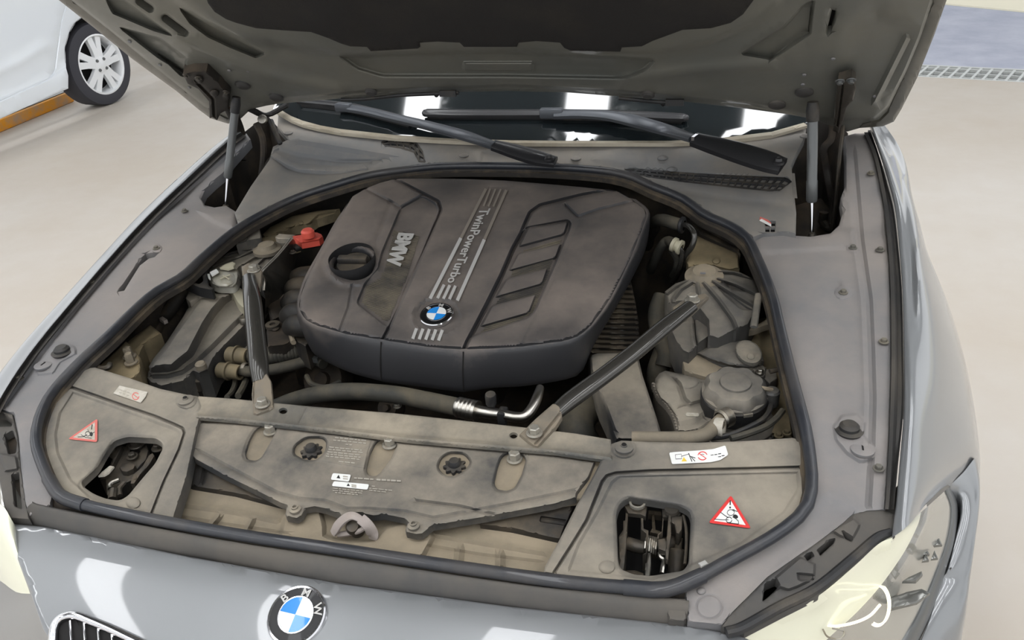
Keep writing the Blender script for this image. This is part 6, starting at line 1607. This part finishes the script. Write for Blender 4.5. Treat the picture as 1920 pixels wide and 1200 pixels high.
# glossy bracket plate standing behind the brace bar
bp = thing('bracket_plate', P(520, 520, .80), 'glossy dark bracket plate standing between brace bar and engine', 'bracket')
top = [P(x, y, z) for (x, y), z in zip(Q((1466, 330), (1350, 470), (1210, 612), (1198, 640), (1225, 700), (1222, 790)), (.885, .875, .865, .86, .855, .84))]
bot = [P(x, y, z) for (x, y), z in zip(Q((1520, 400), (1500, 560), (1440, 760), (1330, 900), (1280, 960), (1230, 1060)), (.84, .81, .79, .77, .76, .75))]
mid_ = [t_ * .6 + b__ * .4 + np.array([.004, 0, .006]) for t_, b__ in zip(top, bot)]
loft('plate', [shift(top, (-.003, 0, -.008)), top, mid_, bot], 'blackmetal', bp, n=40, sub=4, d=(0, -.3, 1))
tube('rolled_edge', top, .0030, 'steel', bp, n=6, seg=8, label='bright rolled edge')
bolt('bolt', P(*Q((1485, 450))[0], .862), .007, 'latch', bp)
# rubber triangular bracket
rb_ = thing('rubber_bracket', P(385, 525, ZS(-.02)), 'black triangular bracket with a hole, left of the clear cap', 'bracket')
o = Q((425, 682), (470, 660), (640, 515), (700, 455), (712, 470), (708, 690), (725, 745), (770, 775), (755, 792), (640, 770), (560, 735))
h_ = Q((505, 655), (640, 535), (655, 560), (660, 640), (680, 705), (640, 735), (540, 690))
panel('frame', o, ZS(-.014), 'rubber', rb_, step=6, skirt=.02, edge=(3, .003), holes=[rnd(h_, 4)])
# tan and dark sheet metal, left rear
panel('body_sheet', Q((1205, 290), (1280, 220), (1480, 120), (1700, 75), (1905, 55), (1880, 90), (1700, 150), (1640, 195), (1500, 215), (1400, 265), (1350, 270), (1330, 300), (1230, 320)), ZS(-.055), 'olive_body', car, step=7, skirt=.02, edge=(4, .004), feats=[groove(Q((1430, 240), (1620, 215), (1720, 120), (1880, 85)), 4, .006), dome(564, 418, 5, .003)])
panel('body_sheet', Q((300, 1180), (200, 1100), (60, 1200), (-140, 1380), (-230, 1500), (-60, 1520), (0, 1540), (60, 1500), (100, 1400), (140, 1280)), ZS(-.06), 'olive_body', car, step=9, skirt=.05, edge=(4, .004), label='tan body sheet by the left corner cover')
panel('body_sheet', [(180, 690), (210, 665), (236, 640), (252, 655), (264, 672), (262, 700), (244, 715), (200, 702)], ZS(-.052), 'olive_body', car, step=8, skirt=.05, edge=(4, .003), feats=[pad(rnd([(232, 655), (258, 662), (264, 680), (245, 690), (232, 680)], 4), .004, 4)])
for px, py in ((243, 669), (246, 680)):
    bolt('stud', P(px, py, ZS(-.046)), .012, 'tan', car, h=.018)
tube('tow_clip', [P(180, 686, ZS(-.02)), P(190, 691, ZS(-.02)), P(204, 688, ZS(-.02)), P(206, 682, ZS(-.02))], .005, 'latch', car, n=4, seg=8)
rel = thing('relay_box', P(465, 430, ZS(-.02)), 'dusty grey relay box tucked under the seal at the rear left', 'box')
panel('lid', Q((950, 290), (1060, 200), (1145, 138), (1165, 160), (1202, 300), (1195, 328), (1060, 350), (975, 385)), ZS(-.018), 'corner', rel, step=7, skirt=.06, edge=(4, .004), feats=[groove(Q((1060, 200), (1070, 345)), 4, .003)])
hose('rusty brown pipe end under the seal beside the left tower', [(x, y, ZS(-.05)) for x, y in Q((905, 350), (840, 400), (770, 450), (715, 470))], .016, 'tan', nm='pipe_end')
# red jump-start terminal
tm = thing('jump_terminal', P(578, 444, .86), 'red plastic terminal cap for jump starting, by the engine cover', 'terminal')
panel('flap', Q((1475, 300), (1560, 290), (1600, 265), (1700, 268), (1740, 285), (1755, 310), (1720, 340), (1560, 368), (1535, 345), (1490, 325)), .868, 'redcap', tm, step=6, skirt=.012, edge=(4, .005))
lathe('knob', [(.014, 0), (.0135, .012), (.010, .016), (0, .017)], P(*Q((1625, 305))[0], .872), 'redcap', tm, seg=24)
panel('arm', Q((1325, 310), (1360, 280), (1500, 290), (1490, 330), (1350, 325)), .864, 'beam', tm, step=8, skirt=.01, label='tan arm of the terminal')
hose('black cable tube running under the red terminal', [(x, y, .845) for x, y in Q((1500, 410), (1600, 385), (1760, 355))], .0085, 'rubber', nm='cable_tube')
# intake manifold lobes beside the cover
im = thing('intake_manifold', P(552, 570, .78), 'dark ribbed intake manifold showing left of the engine cover', 'manifold')
for k, (xa, ya, xb, yb) in enumerate(((1500, 690, 1620, 655), (1475, 780, 1570, 750), (1450, 885, 1560, 870), (1440, 1000, 1550, 1000), (1470, 1100, 1590, 1110))):
    tube('runner', [P(*Q((xa, ya + 20))[0], .775), P(*Q(((xa + xb) / 2, (ya + yb) / 2))[0], .800), P(*Q((xb + 90, yb))[0], .80)], [.018, .0215, .021], 'darkplastic', im, n=5, seg=16)
panel('side', Q((1440, 1000), (1480, 900), (1620, 900), (1700, 1200), (1600, 1300), (1520, 1260), (1450, 1150)), .775, 'darkplastic', im, step=9, skirt=.05, edge=(4, .004))
eb = thing('engine_block', P(740, 600, .50), 'dark grimy engine block under the plastic cover', 'engine')
box('block', P(790, 560, .66) + np.array([.02, .0, -.06]), (.46, .50, .22), 'grime', eb, bevel=.02)
box('head', P(820, 530, .70) + np.array([0, 0, .0]), (.36, .40, .07), 'grime', eb, bevel=.015)
for k, (px, py, r_) in enumerate(((610, 712, .045), (730, 765, .02), (510, 640, .03))):
    lathe('pulley', [(0, .02), (r_ * .3, .02), (r_ * .35, .01), (r_ * .9, .012), (r_, .0), (r_, -.03), (r_ * .8, -.032)], P(px, py, .66), 'grime', eb, axis=(0, -.8, .6), seg=26)
tube('bracket', [P(px, py, .70) for px, py in ((575, 705), (585, 720), (612, 726), (638, 716))], .005, 'hose', eb, n=4, seg=8)
bolt('bolt', P(745, 762, .70), .008, 'steel', eb)
# coolant hoses, left front
def fit(t, px, py, z, ax_, r_, L_, m='olive_body', lab='tan plastic coupling'):
    lathe('coupling', [(r_ * .8, 0), (r_ * 1.0, .003), (r_, L_ * .4), (r_ * 1.2, L_ * .42), (r_ * 1.2, L_ * .5), (r_ * .98, L_ * .52), (r_ * .95, L_), (r_ * .7, L_)], P(px, py, z), m, t, axis=ax_, seg=20, label=lab)
h = hose('ribbed dark coolant hose with a tan coupling, upper of the pair left of the engine', [(x, y, .735) for x, y in R_((1080, 400), (1250, 415), (1400, 395), (1550, 365), (1700, 345))], .0165, 'hose', corr=(.006, .0012))
fit(h, *R_((900, 410))[0], .735, (1, -.02, .02), .0165, .045)
h = hose('dark coolant hose with a tan coupling, lower of the pair left of the engine', [(x, y, .725) for x, y in R_((1010, 545), (1100, 560), (1280, 545), (1450, 510), (1600, 470), (1710, 465), (1760, 490))], .0105, 'hose')
fit(h, *R_((815, 545))[0], .725, (1, -.03, 0), .0150, .048)
lathe('clamp', [(.012, 0), (.013, .001), (.013, .008), (.012, .009)], P(*R_((1035, 540))[0], .725), 'steel', h, axis=(1, 0, 0), seg=18, label='metal hose clamp')
box('clamp', P(*R_((1692, 452))[0], .735), (.010, .008, .010), 'strut_grey', h, label='small bright clamp block')
hose('thin grey line curving down behind the front carrier, left of two', [(x, y, z) for (x, y), z in zip(R_((965, 610), (960, 680), (930, 750), (890, 790)), (.70, .70, .71, .72))], .005, 'hose', seg=8)
hose('thin grey line curving down behind the front carrier, right of two', [(x, y, z) for (x, y), z in zip(R_((1060, 640), (1030, 710), (990, 780)), (.70, .71, .72))], .006, 'hose', seg=8)
pb = thing('motor_housing', P(520, 610, .74), 'grimy brown motor housing between brace bar and engine cover', 'housing')
panel('body', R_((1245, 210), (1260, 130), (1330, 90), (1440, 70), (1460, 180), (1480, 300), (1400, 330), (1260, 345)), .765, 'grime', pb, step=8, skirt=.06, edge=(5, .005), feats=[dome(514, 612, 12, .006)])
lathe('boss', [(.014, 0), (.014, .006), (.006, .006), (.006, .0)], P(*R_((1305, 155))[0], .768), 'darkplastic', pb, seg=18)
tube('tab', [P(x, y, .775) for x, y in R_((1440, 70), (1455, 180), (1490, 300))], .005, 'tan', pb, n=4, seg=8)
panel('body', Q((1250, 950), (1240, 780), (1420, 700), (1450, 860), (1430, 1020), (1300, 1060)), .775, 'grime', pb, step=9, skirt=.06, edge=(5, .006))
vb = thing('valve_block', P(350, 715, .68), 'grimy valve block below the front end of the filter housing', 'block')
panel('body', R_((450, 690), (560, 655), (700, 640), (735, 700), (700, 740), (560, 760), (470, 740)), .70, 'grime', vb, step=7, skirt=.04, edge=(4, .004))
lathe('port', [(.016, 0), (.016, .02), (.012, .024), (0, .024)], P(*R_((680, 690))[0], .70), 'darkplastic', vb, seg=16)
lathe('port', [(.012, 0), (.012, .02), (.009, .024), (0, .024)], P(*R_((520, 700))[0], .70), 'darkplastic', vb, seg=16)
wb = thing('wiring_loom', P(320, 590, .72), 'dark taped wiring loom between seal and filter housing', 'cable')
tube('loom', [P(x, y, z) for (x, y), z in zip(Q((520, 760), (450, 850), (380, 960), (300, 1060), (240, 1180), (190, 1290)), (.80, .79, .77, .75, .73, .70))], .014, 'grime', wb, n=6, seg=12)
tube('loom', [P(x, y, z) for (x, y), z in zip(Q((470, 820), (440, 900), (420, 1000), (330, 1120), (290, 1240)), (.77, .76, .74, .72, .69))], .020, 'grime', wb, n=6, seg=12)
box('clip', P(*Q((320, 1060))[0], .765), (.02, .008, .008), 'cloth', wb, rot=Matrix.Rotation(-.5, 3, 'Z'))
panel('dark_tray', Q((560, 770), (700, 800), (790, 820), (640, 850), (560, 900), (520, 860)), ZS(-.05), 'corner', wb, step=8, skirt=.03)
